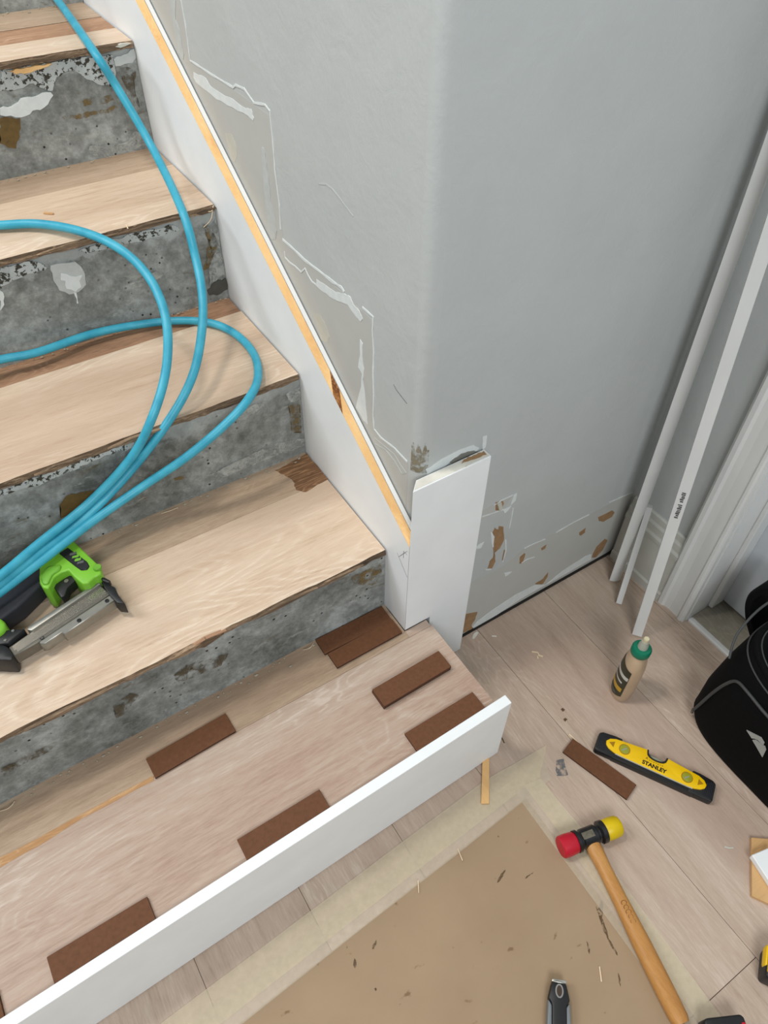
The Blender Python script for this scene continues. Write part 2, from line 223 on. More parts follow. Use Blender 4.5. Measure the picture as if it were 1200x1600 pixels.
def concrete(name, white=0.0):
    n = NT(name); v = n.coords((1, 1, 1)); g = n.noise(v, 48, 8, 0.75); big = n.noise(v, 5, 4, 0.6, 0.8)
    col = n.ramp(n.math('MULTIPLY_ADD', g, 0.5, n.math('MULTIPLY', big, 0.5)), [(0.36, lin((92, 93, 88))), (0.5, lin((136, 138, 134))), (0.62, lin((174, 177, 173)))])
    st = n.noise(n.coords((4, 4, 14)), 2.6, 6, 0.7, 0.5)
    col = n.mix(n.math('MULTIPLY', n.step(st, 0.60, 0.70), 0.55), col, lin((92, 76, 44)))
    pale = n.noise(n.coords((3, 3, 9)), 4.5, 7, 0.72, 0.4)
    col = n.mix(n.math('MULTIPLY', n.step(pale, 0.58, 0.68), 0.5), col, lin((176, 177, 170)))
    pit = n.n('ShaderNodeTexVoronoi'); n.l(v, pit.inputs['Vector']); pit.inputs['Scale'].default_value = 60
    pm = n.math('MULTIPLY', n.math('SUBTRACT', 1.0, n.step(pit.outputs[0], 0.10, 0.17)), n.step(big, 0.46, 0.56))
    col = n.mix(pm, col, lin((48, 44, 38)))
    if white:
        sp = n.n('ShaderNodeSeparateXYZ'); n.l(n.coords((1, 1, 1), False), sp.inputs[0])
        h = n.math('ADD', sp.outputs[2], n.math('MULTIPLY', n.math('SUBTRACT', n.noise(v, 14, 6, 0.7), 0.5), 0.09))
        col = n.mix(n.math('MULTIPLY', n.step(h, -0.040, -0.030), white), col, lin((176, 180, 178)))
    n.bump(n.math('MULTIPLY_ADD', g, 0.6, n.math('MULTIPLY', pm, -0.8)), 0.5, 0.002)
    return n.fin(col, 0.85, 0, 0.25)
def speckle(name, base, spot, scale=70, amount=0.28, rough=0.85):
    n = NT(name); v = n.coords((1, 1, 1), False); a = n.noise(v, scale, 4, 0.65, 0.3)
    col = n.ramp(n.noise(v, 25, 4), [(0.35, lin(tuple(int(c * 0.9) for c in base))), (0.65, lin(base))])
    col = n.mix(n.step(a, 0.72 - amount * 0.5, 0.75 - amount * 0.5), col, lin(spot)); n.bump(a, 0.4, 0.001)
    return n.fin(col, rough, 0, 0.2)
def stain(name, rgb, lo, hi, top, scale=30, rough=0.7):
    n = NT(name); f = n.noise(n.coords((1, 1, 1), False), scale, 6, 0.7, 0.4); g = n.noise(n.coords((1, 1, 1), False), 90, 3)
    n.l(n.ramp(g, [(0.3, lin(tuple(int(c * 0.85) for c in rgb))), (0.7, lin(rgb))]), n.b.inputs['Base Color']); n.b.inputs['Roughness'].default_value = rough
    n.l(n.math('MULTIPLY', n.step(f, lo, hi), top), n.b.inputs['Alpha']); return n.m
M = {}
def paintwall(name, rgb):
    n = NT(name); v = n.coords((1, 1, 1), False); a = n.noise(v, 90, 5, 0.6); b = n.noise(v, 7, 4, 0.6, 0.5)
    c = lin(rgb); col = n.ramp(b, [(0.3, tuple(x * 0.97 for x in c[:3]) + (1,)), (0.7, tuple(min(1, x * 1.03) for x in c[:3]) + (1,))])
    c_ = n.noise(v, 24, 4, 0.6, 0.8); n.bump(n.math('MULTIPLY_ADD', a, 0.25, n.math('MULTIPLY_ADD', c_, 0.5, b)), 0.32, 0.005); return n.fin(col, 0.5, 0, 0.35)
M['wall'] = paintwall('grey_wall_paint', (184, 187, 185))
M['white'] = plain('white_primer', (238, 240, 240), 0.45, var=0.03, scale=12)
M['trim'] = plain('white_trim_paint', (224, 224, 221), 0.4, var=0.03, scale=12)
M['trim_old'] = plain('dull_trim_paint', (196, 195, 186), 0.45, var=0.05, scale=15)
M['mdf'] = speckle('torn_board_edge', (228, 224, 212), (176, 150, 122), 90, 0.1)
M['pine'] = wood('raw_pine', [(214, 162, 104), (232, 188, 128), (240, 204, 150)], 'y', 0.55, 0.15, 0.3, 2.0)
M['pine_dark'] = wood('pine_knot', [(70, 36, 14), (130, 78, 36), (206, 150, 88)], 'y', 0.55, 0.2, 0.4, 4.0)
oak = [(182, 153, 128), (203, 178, 153), (213, 190, 166), (222, 203, 182)]
M['oak_tread'] = wood('bleached_oak_tread', oak, 'x', 0.5, 0.30, 0.75, 1.0, ((165, 139, 117), 0.5))
M['oak_step'] = wood('bottom_oak_tread', [(157, 129, 111), (175, 149, 131), (184, 163, 146), (199, 181, 166)], 'x', 0.45, 0.24, 0.8, 1.0, ((168, 140, 124), 0.6))  # darker, greyer tone of the tread oak, for the bottom tread
M['oak_back'] = wood('greyed_oak_strip', [(152, 129, 106), (178, 153, 129), (193, 171, 146)], 'x', 0.55, 0.1, 0.9, 1.2, ((138, 115, 96), 0.5))
M['oak_floor'] = wood('bleached_oak_floor', [(160, 138, 120), (182, 160, 142), (194, 173, 155), (208, 190, 173)], 'y', 0.42, 0.16, 0.8, 1.0, ((174, 148, 132), 0.5))
M['ply_edge'] = wood('torn_plank_edge', [(62, 50, 40), (112, 92, 72), (176, 148, 120)], 'x', 0.8, 0.2, 0.9, 2.0)
M['floor_edge'] = plain('plank_edge', (104, 82, 66), 0.8)
M['old_wood'] = wood('brown_bare_strip', [(124, 92, 70), (164, 126, 98), (194, 158, 128)], 'x', 0.75, 0.25, 0.8, 1.6)
M['walnut'] = wood('dark_brown_patch', [(84, 58, 38), (124, 90, 62), (158, 120, 86)], 'x', 0.6, 0.4, 0.6, 1.6)
M['tan'] = wood('tan_seam', [(168, 122, 78), (196, 152, 106), (210, 172, 128)], 'x', 0.6, 0.3, 0.5, 1.6)
for k, wv in ((1, 0), (2, 0.0), (3, 0.35), (4, 0.55), (5, 0.6), (6, 0.6)): M['conc%d' % k] = concrete('bare_concrete_%d' % k, wv)
M['hardboard'] = plain('brown_hardboard', (103, 67, 44), 0.7, var=0.12, scale=160, bump=0.15, spec=0.25)
M['hardboard_edge'] = plain('hardboard_edge', (70, 42, 26), 0.9, var=0.2, scale=200)
M['plaster'] = plain('white_plaster', (214, 218, 216), 0.8, var=0.05, scale=80, bump=0.4)
M['plaster_dim'] = plain('grey_plaster', (186, 189, 186), 0.8, var=0.06, scale=80, bump=0.3)
M['plaster_warm'] = plain('cream_plaster', (192, 190, 178), 0.75, var=0.04, scale=60)
M['scale5'] = speckle('flaking_white_coat', (186, 190, 188), (66, 64, 56), 110, 0.38)
M['drywall'] = plain('torn_drywall_paper', (152, 120, 86), 0.9, var=0.15, scale=60, bump=0.3)
M['smear'] = plain('grey_wall_smear', (128, 126, 118), 0.7, var=0.15, scale=50)
M['ochre'] = stain('ochre_glue_stain', (122, 98, 50), 0.40, 0.62, 0.85, 45)
M['ochre_full'] = stain('thick_ochre_glue', (112, 88, 42), 0.2, 0.4, 0.95, 30)
M['brown_stain'] = stain('brown_concrete_stain', (86, 74, 50), 0.42, 0.60, 0.75, 45)
M['haze'] = stain('thin_plaster_film', (190, 192, 186), 0.38, 0.60, 0.8, 40, 0.85)
M['pale_film'] = stain('pale_scuff_film', (205, 200, 188), 0.35, 0.6, 0.55, 90, 0.8)
M['old_paint'] = plain('old_warm_paint', (184, 184, 179), 0.6, var=0.03, scale=14)
M['damp'] = plain('dark_damp_patch', (78, 77, 70), 0.6, var=0.15)
M['teal'] = None
def hose_mat():
    n = NT('teal_hose_rubber'); v = n.coords((1, 1, 1), False); f = n.noise(v, 30, 3)
    return n.fin(n.ramp(f, [(0.3, lin((48, 150, 176))), (0.7, lin((72, 172, 194)))]), 0.42, 0, 0.4)
M['teal'] = hose_mat()
M['green'] = plain('lime_green_housing', (118, 180, 50), 0.38, var=0.06, scale=30)
M['green_d'] = plain('dusty_green_housing', (104, 162, 48), 0.45, var=0.1, scale=30)
M['black'] = plain('black_plastic', (30, 30, 31), 0.45, var=0.15, scale=60)
M['grip'] = plain('black_rubber_grip', (36, 38, 44), 0.6, var=0.12, scale=120, bump=0.2)
M['steel'] = plain('brushed_steel', (150, 148, 140), 0.42, 0.75, var=0.08, scale=60)
M['steel_d'] = plain('dark_steel', (112, 108, 98), 0.5, 0.6, var=0.1, scale=90)
M['chrome'] = plain('bright_steel', (205, 200, 190), 0.25, 1.0, var=0.03)
M['paper'] = None
def paper_mat():
    n = NT('brown_floor_paper'); v = n.coords((1, 1, 1), False); a = n.noise(v, 3.2, 5, 0.6); b = n.noise(n.coords((1, 1, 1), False), 60, 4)
    col = n.ramp(a, [(0.3, lin((154, 130, 104))), (0.7, lin((168, 144, 116)))])
    sp = n.n('ShaderNodeTexNoise'); n.l(n.coords((9, 16, 9), False), sp.inputs['Vector']); sp.inputs['Scale'].default_value = 3.2; sp.inputs['Detail'].default_value = 6
    col = n.mix(n.math('MULTIPLY', n.step(sp.outputs[0], 0.66, 0.74), 0.7), col, lin((110, 84, 58)))
    fl = n.n('ShaderNodeTexVoronoi'); n.l(v, fl.inputs['Vector']); fl.inputs['Scale'].default_value = 34
    col = n.mix(n.math('MULTIPLY', n.math('SUBTRACT', 1.0, n.step(fl.outputs[0], 0.06, 0.10)), n.step(b, 0.55, 0.6)), col, lin((88, 68, 48)))
    return n.fin(col, 0.8, 0, 0.2)
M['paper'] = paper_mat()
M['paper_stain'] = stain('dark_paper_stain', (104, 78, 50), 0.32, 0.58, 0.85, 90)
def tape_mat(name, rgb, alpha):
    n = NT(name); f = n.noise(n.coords((1, 1, 1), False), 120, 3)
    n.l(n.ramp(f, [(0.3, lin(tuple(int(c * 0.95) for c in rgb))), (0.7, lin(rgb))]), n.b.inputs['Base Color'])
    n.b.inputs['Alpha'].default_value = alpha; n.b.inputs['Roughness'].default_value = 0.45
    return n.m
M['tape_a'] = tape_mat('translucent_masking_tape', (226, 212, 188), 0.42)
M['tape_b'] = tape_mat('cream_masking_tape', (234, 219, 188), 0.46)
M['smudge'] = stain('blue_grey_smudge', (110, 114, 118), 0.36, 0.56, 0.8, 70)
M['yellow'] = plain('yellow_plastic', (236, 190, 8), 0.38, var=0.04)
M['yellow_d'] = plain('amber_plastic', (160, 116, 16), 0.4, var=0.08)
M['vial'] = plain('green_vial_liquid', (150, 150, 40), 0.15, var=0.1, spec=0.6)
M['vial_clear'] = plain('clear_vial', (150, 155, 132), 0.12, var=0.06, spec=0.6)
M['ink'] = plain('black_print', (26, 20, 14), 0.6)
M['ink_faint'] = plain('faded_print', (120, 88, 20), 0.6)
M['ink_grey'] = plain('grey_print', (84, 86, 82), 0.7)
M['red'] = plain('red_rubber', (186, 22, 44), 0.42, var=0.06)
M['mallet_yellow'] = plain('yellow_mallet_face', (214, 182, 10), 0.4, var=0.05)
M['iron'] = plain('black_enamel_iron', (22, 22, 24), 0.3, var=0.2, scale=90, spec=0.6)
M['worn'] = plain('worn_metal_mark', (112, 106, 92), 0.5, 0.4, var=0.3, scale=200)
M['hickory'] = wood('hickory_handle', [(150, 98, 46), (186, 132, 72), (206, 156, 94)], 'y', 0.42, 0.1, 0.5, 2.5)
M['burn'] = plain('burnt_script', (120, 74, 34), 0.6)
M['bag'] = plain('black_nylon', (8, 8, 9), 0.8, var=0.3, scale=300, bump=0.25, spec=0.12)
M['bag_in'] = plain('black_lining', (9, 9, 10), 0.85, var=0.3)
M['piping'] = plain('grey_piping', (62, 62, 62), 0.6)
M['logo'] = plain('grey_reflective_logo', (150, 151, 146), 0.5, var=0.05)
M['glue'] = plain('tan_glue_bottle', (184, 158, 130), 0.32, var=0.06, scale=30)
M['cap'] = plain('green_cap', (8, 112, 84), 0.4, var=0.06)
M['nozzle'] = plain('milky_nozzle', (170, 172, 158), 0.35)
M['label'] = plain('dark_olive_label', (52, 50, 34), 0.45, var=0.15, scale=80)
M['gold'] = plain('gold_print', (186, 146, 44), 0.45)
M['print_white'] = plain('white_print', (196, 192, 182), 0.5)
M['grey_grip'] = plain('grey_rubber', (120, 124, 126), 0.5, var=0.06)
M['ring'] = plain('grey_ring', (140, 138, 134), 0.5)
M['ply'] = wood('plywood_scrap', [(184, 142, 92), (208, 166, 114), (222, 184, 134)], 'x', 0.6, 0.15, 0.3, 1.4)
M['shaving'] = plain('pale_wood_shaving', (226, 202, 170), 0.7)
M['chip'] = plain('white_paint_chip', (222, 216, 204), 0.7)
M['threshold'] = wood('grey_threshold', [(120, 112, 98), (150, 142, 126), (168, 160, 144)], 'y', 0.5, 0.2, 0.4, 1.5)
M['door'] = plain('pale_door_paint', (206, 211, 215), 0.4, var=0.03)
M['gap'] = plain('dark_gap', (34, 30, 26), 0.9)
M['dust'] = plain('dusty_crumbs', (168, 160, 142), 0.9, var=0.2, scale=100)
# ---------------------------------------------------------------- mesh helpers
def obj(name, bm, mats, parent=None, smooth=False):
    me = bpy.data.meshes.new(name); bmesh.ops.recalc_face_normals(bm, faces=bm.faces); bm.to_mesh(me); bm.free()
    for m in (mats if isinstance(mats, (list, tuple)) else [mats]): me.materials.append(M[m] if isinstance(m, str) else m)
    if smooth:
        me.polygons.foreach_set('use_smooth', [True] * len(me.polygons))
        try: me.set_sharp_from_angle(angle=math.radians(38))
        except Exception: pass
    o = bpy.data.objects.new(name, me); COL.objects.link(o)
    if parent: o.parent = parent; o.matrix_parent_inverse = parent.matrix_basis.inverted()
    return o
def empty(name, label=None, cat=None, group=None, kind=None, loc=(0, 0, 0)):
    o = bpy.data.objects.new(name, None); COL.objects.link(o); o.location = loc; o.empty_display_size = 0.02
    return tag(o, label, cat, group, kind)
def tag(o, label=None, cat=None, group=None, kind=None):
    for k, v in (('label', label), ('category', cat), ('group', group), ('kind', kind)):
        if v: o[k] = v
    return o
def bev(bm, w, seg=2, edges=None):
    bmesh.ops.bevel(bm, geom=list(edges if edges else bm.edges), offset=w, segments=seg, profile=0.5, affect='EDGES', clamp_overlap=True)
    return bm
def prism(pts, lo, hi, axis='z', bevel=0.0, seg=2):
    """closed outline extruded along an axis; pts are the other two coordinates in xyz order"""
    bm = bmesh.new()
    def P3(a, b, h): return {'z': (a, b, h), 'y': (a, h, b), 'x': (h, a, b)}[axis]
    v0 = [bm.verts.new(P3(a, b, lo)) for a, b in pts]; v1 = [bm.verts.new(P3(a, b, hi)) for a, b in pts]
    k = len(pts); fs = [bm.faces.new(v0), bm.faces.new(v1)]
    for i in range(k): bm.faces.new((v0[i], v0[(i + 1) % k], v1[(i + 1) % k], v1[i]))
    bmesh.ops.recalc_face_normals(bm, faces=bm.faces)
    if bevel: bev(bm, bevel, seg)
    bmesh.ops.triangulate(bm, faces=[f for f in bm.faces if len(f.verts) > 4])
    return bm
def sheet(pts, h, axis='z'):
    """one thin film lying on a surface"""
    bm = bmesh.new()
    f = bm.faces.new([bm.verts.new({'z': (a, b, h), 'y': (a, h, b), 'x': (h, a, b)}[axis]) for a, b in pts])
    bmesh.ops.triangulate(bm, faces=[f]); return bm
FILMS = {'ochre', 'ochre_full', 'brown_stain', 'haze', 'smudge', 'paper_stain', 'tape_a', 'tape_b'}
def box(x0, x1, y0, y1, z0, z1, bevel=0.0, seg=1):
    return prism([(x0, y0), (x1, y0), (x1, y1), (x0, y1)], z0, z1, 'z', bevel, seg)
def catmull(pts, n=8):
    pts = [Vector(p) for p in pts]; out = []
    for i in range(len(pts) - 1):
        a, b, c, d = pts[max(i - 1, 0)], pts[i], pts[i + 1], pts[min(i + 2, len(pts) - 1)]
        for k in range(n):
            t = k / n
            out.append(0.5 * ((2 * b) + (c - a) * t + (2 * a - 5 * b + 4 * c - d) * t * t + (3 * b - a - 3 * c + d) * t ** 3))
    out.append(pts[-1]); return out
def tube(path, r, seg=10, caps=True, bm=None):
    bm = bm or bmesh.new(); rings = []; up = Vector((0, 0, 1)); prev = None
    for i, p in enumerate(path):
        p = Vector(p); t = (Vector(path[min(i + 1, len(path) - 1)]) - Vector(path[max(i - 1, 0)])).normalized()
        if prev is None: u = t.cross(up if abs(t.z) < 0.95 else Vector((1, 0, 0))).normalized()
        else: u = (prev - t * prev.dot(t)).normalized()
        prev = u; w = t.cross(u); rr = r[i] if isinstance(r, (list, tuple)) else r
        rings.append([bm.verts.new(p + (u * math.cos(2 * math.pi * k / seg) + w * math.sin(2 * math.pi * k / seg)) * rr) for k in range(seg)])
    for a, b in zip(rings, rings[1:]):
        for k in range(seg): bm.faces.new((a[k], a[(k + 1) % seg], b[(k + 1) % seg], b[k]))
    if caps: bm.faces.new(rings[0]); bm.faces.new(rings[-1])
    return bm
def lathe(prof, seg=24, sx=1.0, sy=1.0, bm=None):
    bm = bm or bmesh.new(); rings = []
    for r, z in prof:
        rings.append([bm.verts.new((r * sx * math.cos(2 * math.pi * k / seg), r * sy * math.sin(2 * math.pi * k / seg), z)) for k in range(seg)])
    for a, b in zip(rings, rings[1:]):
        for k in range(seg): bm.faces.new((a[k], a[(k + 1) % seg], b[(k + 1) % seg], b[k]))
    bm.faces.new(rings[0]); bm.faces.new(rings[-1]); return bm
def move(bm, mat): bmesh.ops.transform(bm, matrix=mat, verts=bm.verts); return bm
def frame(origin, u, v=None):
    """matrix with local x along u (horizontal), z up"""
    u = Vector((u[0], u[1], 0)).normalized(); w = Vector((0, 0, 1)); vv = w.cross(u)
    return Matrix(((u.x, vv.x, 0, origin[0]), (u.y, vv.y, 0, origin[1]), (0, 0, 1, origin[2]), (0, 0, 0, 1)))
def rough_outline(pts, amp, n=3, seed=0):
    """break straight sides into slightly ragged ones"""
    rnd = random.Random(seed); out = []; k = len(pts)
    for i in range(k):
        a, b = pts[i], pts[(i + 1) % k]; L_ = math.dist(a, b); m = max(1, min(n, int(L_ / (amp * 3))))
        nx, ny = (b[1] - a[1]) / (L_ + 1e-9), -(b[0] - a[0]) / (L_ + 1e-9)
        for j in range(m):
            t = j / m; d = rnd.uniform(-amp, amp) if j else 0
            out.append((a[0] + (b[0] - a[0]) * t + nx * d, a[1] + (b[1] - a[1]) * t + ny * d))
    return out
def ribbon(pts, w, seed=0):
    """thin wandering strip around a polyline, as an outline"""
    rnd = random.Random(seed); L_, R_ = [], []
    fine = []
    for a, b in zip(pts, pts[1:]):
        m = max(1, int(math.dist(a, b) / 0.012))
        for j in range(m): fine.append((a[0] + (b[0] - a[0]) * j / m, a[1] + (b[1] - a[1]) * j / m))
    fine.append(pts[-1])
    for i, q in enumerate(fine):
        a = fine[max(i - 1, 0)]; b = fine[min(i + 1, len(fine) - 1)]; d = math.dist(a, b) + 1e-9
        nx, ny = -(b[1] - a[1]) / d, (b[0] - a[0]) / d; ww = w * rnd.uniform(0.55, 1.25) * 0.5
        L_.append((q[0] + nx * ww, q[1] + ny * ww)); R_.append((q[0] - nx * ww, q[1] - ny * ww))
    return L_ + R_[::-1]
def strip_mesh(pts, w, lo, hi, axis, seed=0):
    out = ribbon(pts, w, seed); k = len(out) // 2; bm = bmesh.new()
    def P3(a, b, h): return {'z': (a, b, h), 'y': (a, h, b), 'x': (h, a, b)}[axis]
    A0 = [bm.verts.new(P3(*q, lo)) for q in out[:k]]; B0 = [bm.verts.new(P3(*q, lo)) for q in out[k:][::-1]]
    A1 = [bm.verts.new(P3(*q, hi)) for q in out[:k]]; B1 = [bm.verts.new(P3(*q, hi)) for q in out[k:][::-1]]
    for i in range(k - 1):
        for q in ((A1[i], A1[i + 1], B1[i + 1], B1[i]), (A0[i], A1[i], A1[i + 1], A0[i + 1]), (B0[i], B0[i + 1], B1[i + 1], B1[i])): bm.faces.new(q)
    bm.faces.new((A0[0], B0[0], B1[0], A1[0])); bm.faces.new((A0[-1], A1[-1], B1[-1], B0[-1]))
    return bm
# ================================================================ SETTING
# floor: oak planks running away from the camera, 190 mm wide
floor = empty('floor', kind='structure')
seams = [-0.172 + 0.1905 * i for i in range(-7, 6)]
ends = {-0.172 + 0.1905: -0.716}
for i, x0 in enumerate(seams):
    cuts = [-2.2, (-0.716 if i == 8 else -1.35 + 0.37 * ((i * 7) % 3)), 0.12]
    x1 = min(x0 + 0.1905, 0.80)
    for a, b in zip(cuts, cuts[1:]):
        if x0 < XR < x1: x1 = XR + 0.012
        bm = box(x0 + 0.0003, x1 - 0.0003, a + 0.0004, b - 0.0004, -0.014, 0.0, 0.0004)
        for f in bm.faces: f.material_index = 0 if f.normal.z > 0.5 else 1
        obj('plank', bm, ['oak_floor', 'floor_edge'], floor)
obj('subfloor', box(-1.6, 0.82, -2.3, 0.14, -0.03, -0.0142), 'gap', floor)
obj('smudge', sheet(rough_outline(P['smudge_floor'], 0.003, 6, 3), 0.0004), 'smudge', floor)
# stair-side wall with its rounded outer corner, and the end wall
arc = [(XS + 0.022 - 0.022 * math.cos(a), YE + 0.022 - 0.022 * math.sin(a)) for a in [math.pi / 2 * k / 10 for k in range(11)]]
wl = obj('wall_left', prism([(XS, 3.2)] + arc + [(XS + 0.022, 0.14), (0.16, 0.14), (0.16, 3.2)], 0.0, 3.0, 'z'), 'wall', None, True); tag(wl, kind='structure')
wb = obj('wall_back', box(XS + 0.022, XR + 0.11, YE, 0.14, 0.006, 3.0), 'wall'); tag(wb, kind='structure')
def on_side(name, key, mat, h=0.0008, w=None, seed=0, amp=0.0012):
    bm = strip_mesh(P[key], w, XS + 0.0003, XS - h, 'x', seed) if w else prism(rough_outline(P[key], amp, 3, seed), XS + 0.0003, XS - h, 'x')
    return obj(name, bm, mat, wl)
for i, (k, m) in enumerate((('side_a', 'plaster_dim'), ('side_c', 'plaster'), ('side_d', 'plaster_dim'), ('side_h', 'plaster'), ('side_k', 'plaster'))): on_side('plaster_patch', k, m, 0.0009, None, i)
for i, (k, w) in enumerate((('side_b', 0.0032), ('side_f', 0.0042), ('side_g', 0.0026), ('side_i', 0.0034), ('side_m', 0.0022))): on_side('caulk_line', k, 'plaster' if k != 'side_m' else 'wall', 0.0011 if k != 'side_m' else 0.0006, w, i + 9)
on_side('caulk_line', 'side_l', 'plaster_dim', 0.0009, 0.002, 31)
for k in ('side_e', 'side_j'): on_side('cream_patch', k, 'plaster_warm', 0.0005, None, 5, 0.0006)
on_side('pencil_mark', 'side_scratch', 'ink_grey', 0.0003, 0.0012, 4)
def on_end(name, key, mat, h=0.0008, w=None, seed=0, amp=0.001):
    bm = strip_mesh(P[key], w, YE + 0.0003, YE - h, 'y', seed) if w else prism(rough_outline(P[key], amp, 3, seed), YE + 0.0003, YE - h, 'y')
    return obj(name, bm, mat, wb)
for i in range(10): on_end('torn_patch', 'tear_%d' % i, 'drywall', 0.0005, None, i)
for i in range(7): on_end('plaster_chip', 'chip_%d' % i, 'plaster', 0.0010, None, i)
for i in range(8): on_end('caulk_line', 'line_%d' % i, 'plaster', 0.0010, 0.0030, i + 40)
on_end('paper_flap', 'flap', 'plaster_warm', 0.004)
on_end('plaster_patch', 'smear_0', 'plaster', 0.0009); on_end('plaster_patch', 'smear_1', 'plaster', 0.0009); on_end('grey_smear', 'smudge_0', 'smear', 0.0012)
obj('old_paint_band', prism([(0.146, 0.008), (0.6125, 0.008), (0.6125, 0.2065), (0.30, 0.2090), (0.252, 0.185), (0.146, 0.19)], YE + 0.0002, YE - 0.00025, 'y'), 'old_paint', wb)
obj('old_paint_band', prism([(0.06, 0.379), (0.225, 0.372), (0.24, 0.400), (0.06, 0.400)], YE + 0.0002, YE - 0.00025, 'y'), 'old_paint', wb)
obj('old_paint_band', prism([(0.05, 0.46), (0.05, 0.567), (0.148, 0.562), (0.151, 0.765), (0.235, 0.765), (0.425, 0.76), (0.43, 0.95), (0.55, 0.95), (0.722, 0.943), (0.722, 1.05), (0.78, 1.05), (0.95, 1.05)], XS + 0.0002, XS - 0.00025, 'x'), 'old_paint', wl)
obj('floor_gap', box(0.16, XR, YE - 0.004, YE + 0.002, 0.0, 0.006), 'gap', wb)
# brown adhesive left on the rounded corner above the corner board
bm = bmesh.new(); g = []
for i in range(9):
    a = 0.15 + 1.3 * i / 8; x, y = XS + 0.022 - 0.0223 * math.cos(a), YE + 0.022 - 0.0223 * math.sin(a)
    g.append([bm.verts.new((x, y, z)) for z in (0.560, 0.585, 0.612 + 0.012 * math.sin(i * 2.3))])
for p_, q_ in zip(g, g[1:]):
    for j in range(2): bm.faces.new((p_[j], q_[j], q_[j + 1], p_[j + 1]))
obj('glue_residue', bm, stain('brown_glue_residue', (150, 138, 110), 0.36, 0.62, 0.85, 60), wl)
# door wall: short run of wall, baseboard, casing, jamb, door
wr = empty('wall_right', kind='structure')
obj('wall_panel', box(XR, XR + 0.11, -0.19, YE, 0.0, 3.0), 'wall', wr)
obj('wall_panel', box(XR, XR + 0.11, -1.15, -0.19, 2.10, 3.0), 'wall', wr)
obj('wall_panel', box(XR, XR + 0.11, -2.2, -1.15, 0.0, 3.0), 'wall', wr)
bb = [(0, 0), (-0.017, 0), (-0.017, 0.022), (-0.0135, 0.027), (-0.0125, 0.138), (-0.016, 0.142), (-0.016, 0.152), (-0.012, 0.158), (-0.011, 0.176), (-0.007, 0.182), (-0.006, 0.197), (-0.003, 0.2), (0, 0.2)]
o = obj('baseboard_right', prism([(XR + a, z) for a, z in bb], -0.134, 0.016, 'y'), 'trim_old'); tag(o, kind='structure')
dr = empty('door_1', kind='structure')
cs = [(0, -0.131), (-0.012, -0.131), (-0.0175, -0.137), (-0.0175, -0.146), (-0.0125, -0.151), (-0.0105, -0.165), (-0.012, -0.188), (-0.0155, -0.192), (-0.0155, -0.197), (-0.0125, -0.200), (-0.0125, -0.204), (0, -0.204)]
obj('casing', prism([(XR + a, b) for a, b in cs], 0.0, 2.15, 'z'), 'trim', dr)
obj('casing', prism([(XR + a, -1.34 - b + 0.0) for a, b in cs], 0.0, 2.15, 'z'), 'trim', dr)
obj('head_casing', box(XR - 0.016, XR, -1.136, -0.204, 2.08, 2.15, 0.003), 'trim', dr)
obj('jamb', box(XR, XR + 0.11, -0.206, -0.190, 0.0, 2.10), 'trim', dr)
obj('jamb', box(XR, XR + 0.11, -1.15, -1.134, 0.0, 2.10), 'trim', dr)
obj('door_stop', box(XR + 0.060, XR + 0.098, -0.217, -0.206, 0.012, 2.08, 0.002), 'trim', dr)
obj('door_slab', box(XR + 0.098, XR + 0.135, -1.133, -0.207, 0.014, 2.08, 0.003), 'door', dr)
obj('threshold', box(XR + 0.012, XR + 0.14, -1.134, -0.206, -0.012, 0.006, 0.002), 'threshold', dr)
obj('threshold_strip', box(XR + 0.0, XR + 0.014, -1.134, -0.206, -0.010, 0.008, 0.003), 'trim', dr)
# ================================================================ STAIRS
stairs = empty('staircase', 'bare concrete stairs with pale oak planks on each tread', 'stairs')
XL = -1.25
def step_block(n, x1=-0.001):
    y0, y1 = Y[n], Y[n + 1] + 0.06; top = T[n] - 0.0115; base = T[n - 1] - 0.02 if n > 1 else 0.0
    bm = bmesh.new(); nx, nz = 60, 9; g = []
    for j in range(nz + 1):
        row = []
        for i in range(nx + 1):
            x = XL + (x1 - XL) * i / nx; z = base + (top - base) * j / nz
            d = noise.noise(Vector((x * 9, n * 3.1, z * 14))) * 0.0022 + noise.noise(Vector((x * 40, n, z * 50))) * 0.0007
            row.append(bm.verts.new((x, y0 + (d if 0 < i < nx else 0) + 0.0015, z - T[n])))
        g.append(row)
    for j in range(nz):
        for i in range(nx): bm.faces.new((g[j][i], g[j][i + 1], g[j + 1][i + 1], g[j + 1][i]))
    vb = [[bm.verts.new((x, y1, z - T[n])) for z in (base, top)] for x in (XL, x1)]
    bm.faces.new(g[nz] + [vb[1][1], vb[0][1]])
    bm.faces.new([r[-1] for r in g] + [vb[1][1], vb[1][0]]); bm.faces.new([r[0] for r in g] + [vb[0][1], vb[0][0]])
    bm.faces.new((vb[0][0], vb[1][0], vb[1][1], vb[0][1]))
    o = obj('concrete_step', bm, 'conc%d' % n, stairs, True); o.location.z = T[n]; return o
SB = {n: step_block(n) for n in range(1, 7)}
def riser_patch(name, key, n, mat, h=0.0018, seed=0, amp=0.0022):
    pts = [(min(x, -0.002), z) for x, z in P[key]]; pts = [(x, max(min(z, T[n] - 0.014), T[n - 1] + 0.0005) - T[n]) for x, z in pts]
    ol = rough_outline(pts, amp, 9, seed)
    bm = sheet(ol, Y[n] - h, 'y') if mat in FILMS else prism(ol, Y[n] + 0.004, Y[n] - h, 'y'); o = obj(name, bm, mat); o.parent = SB[n]; return o
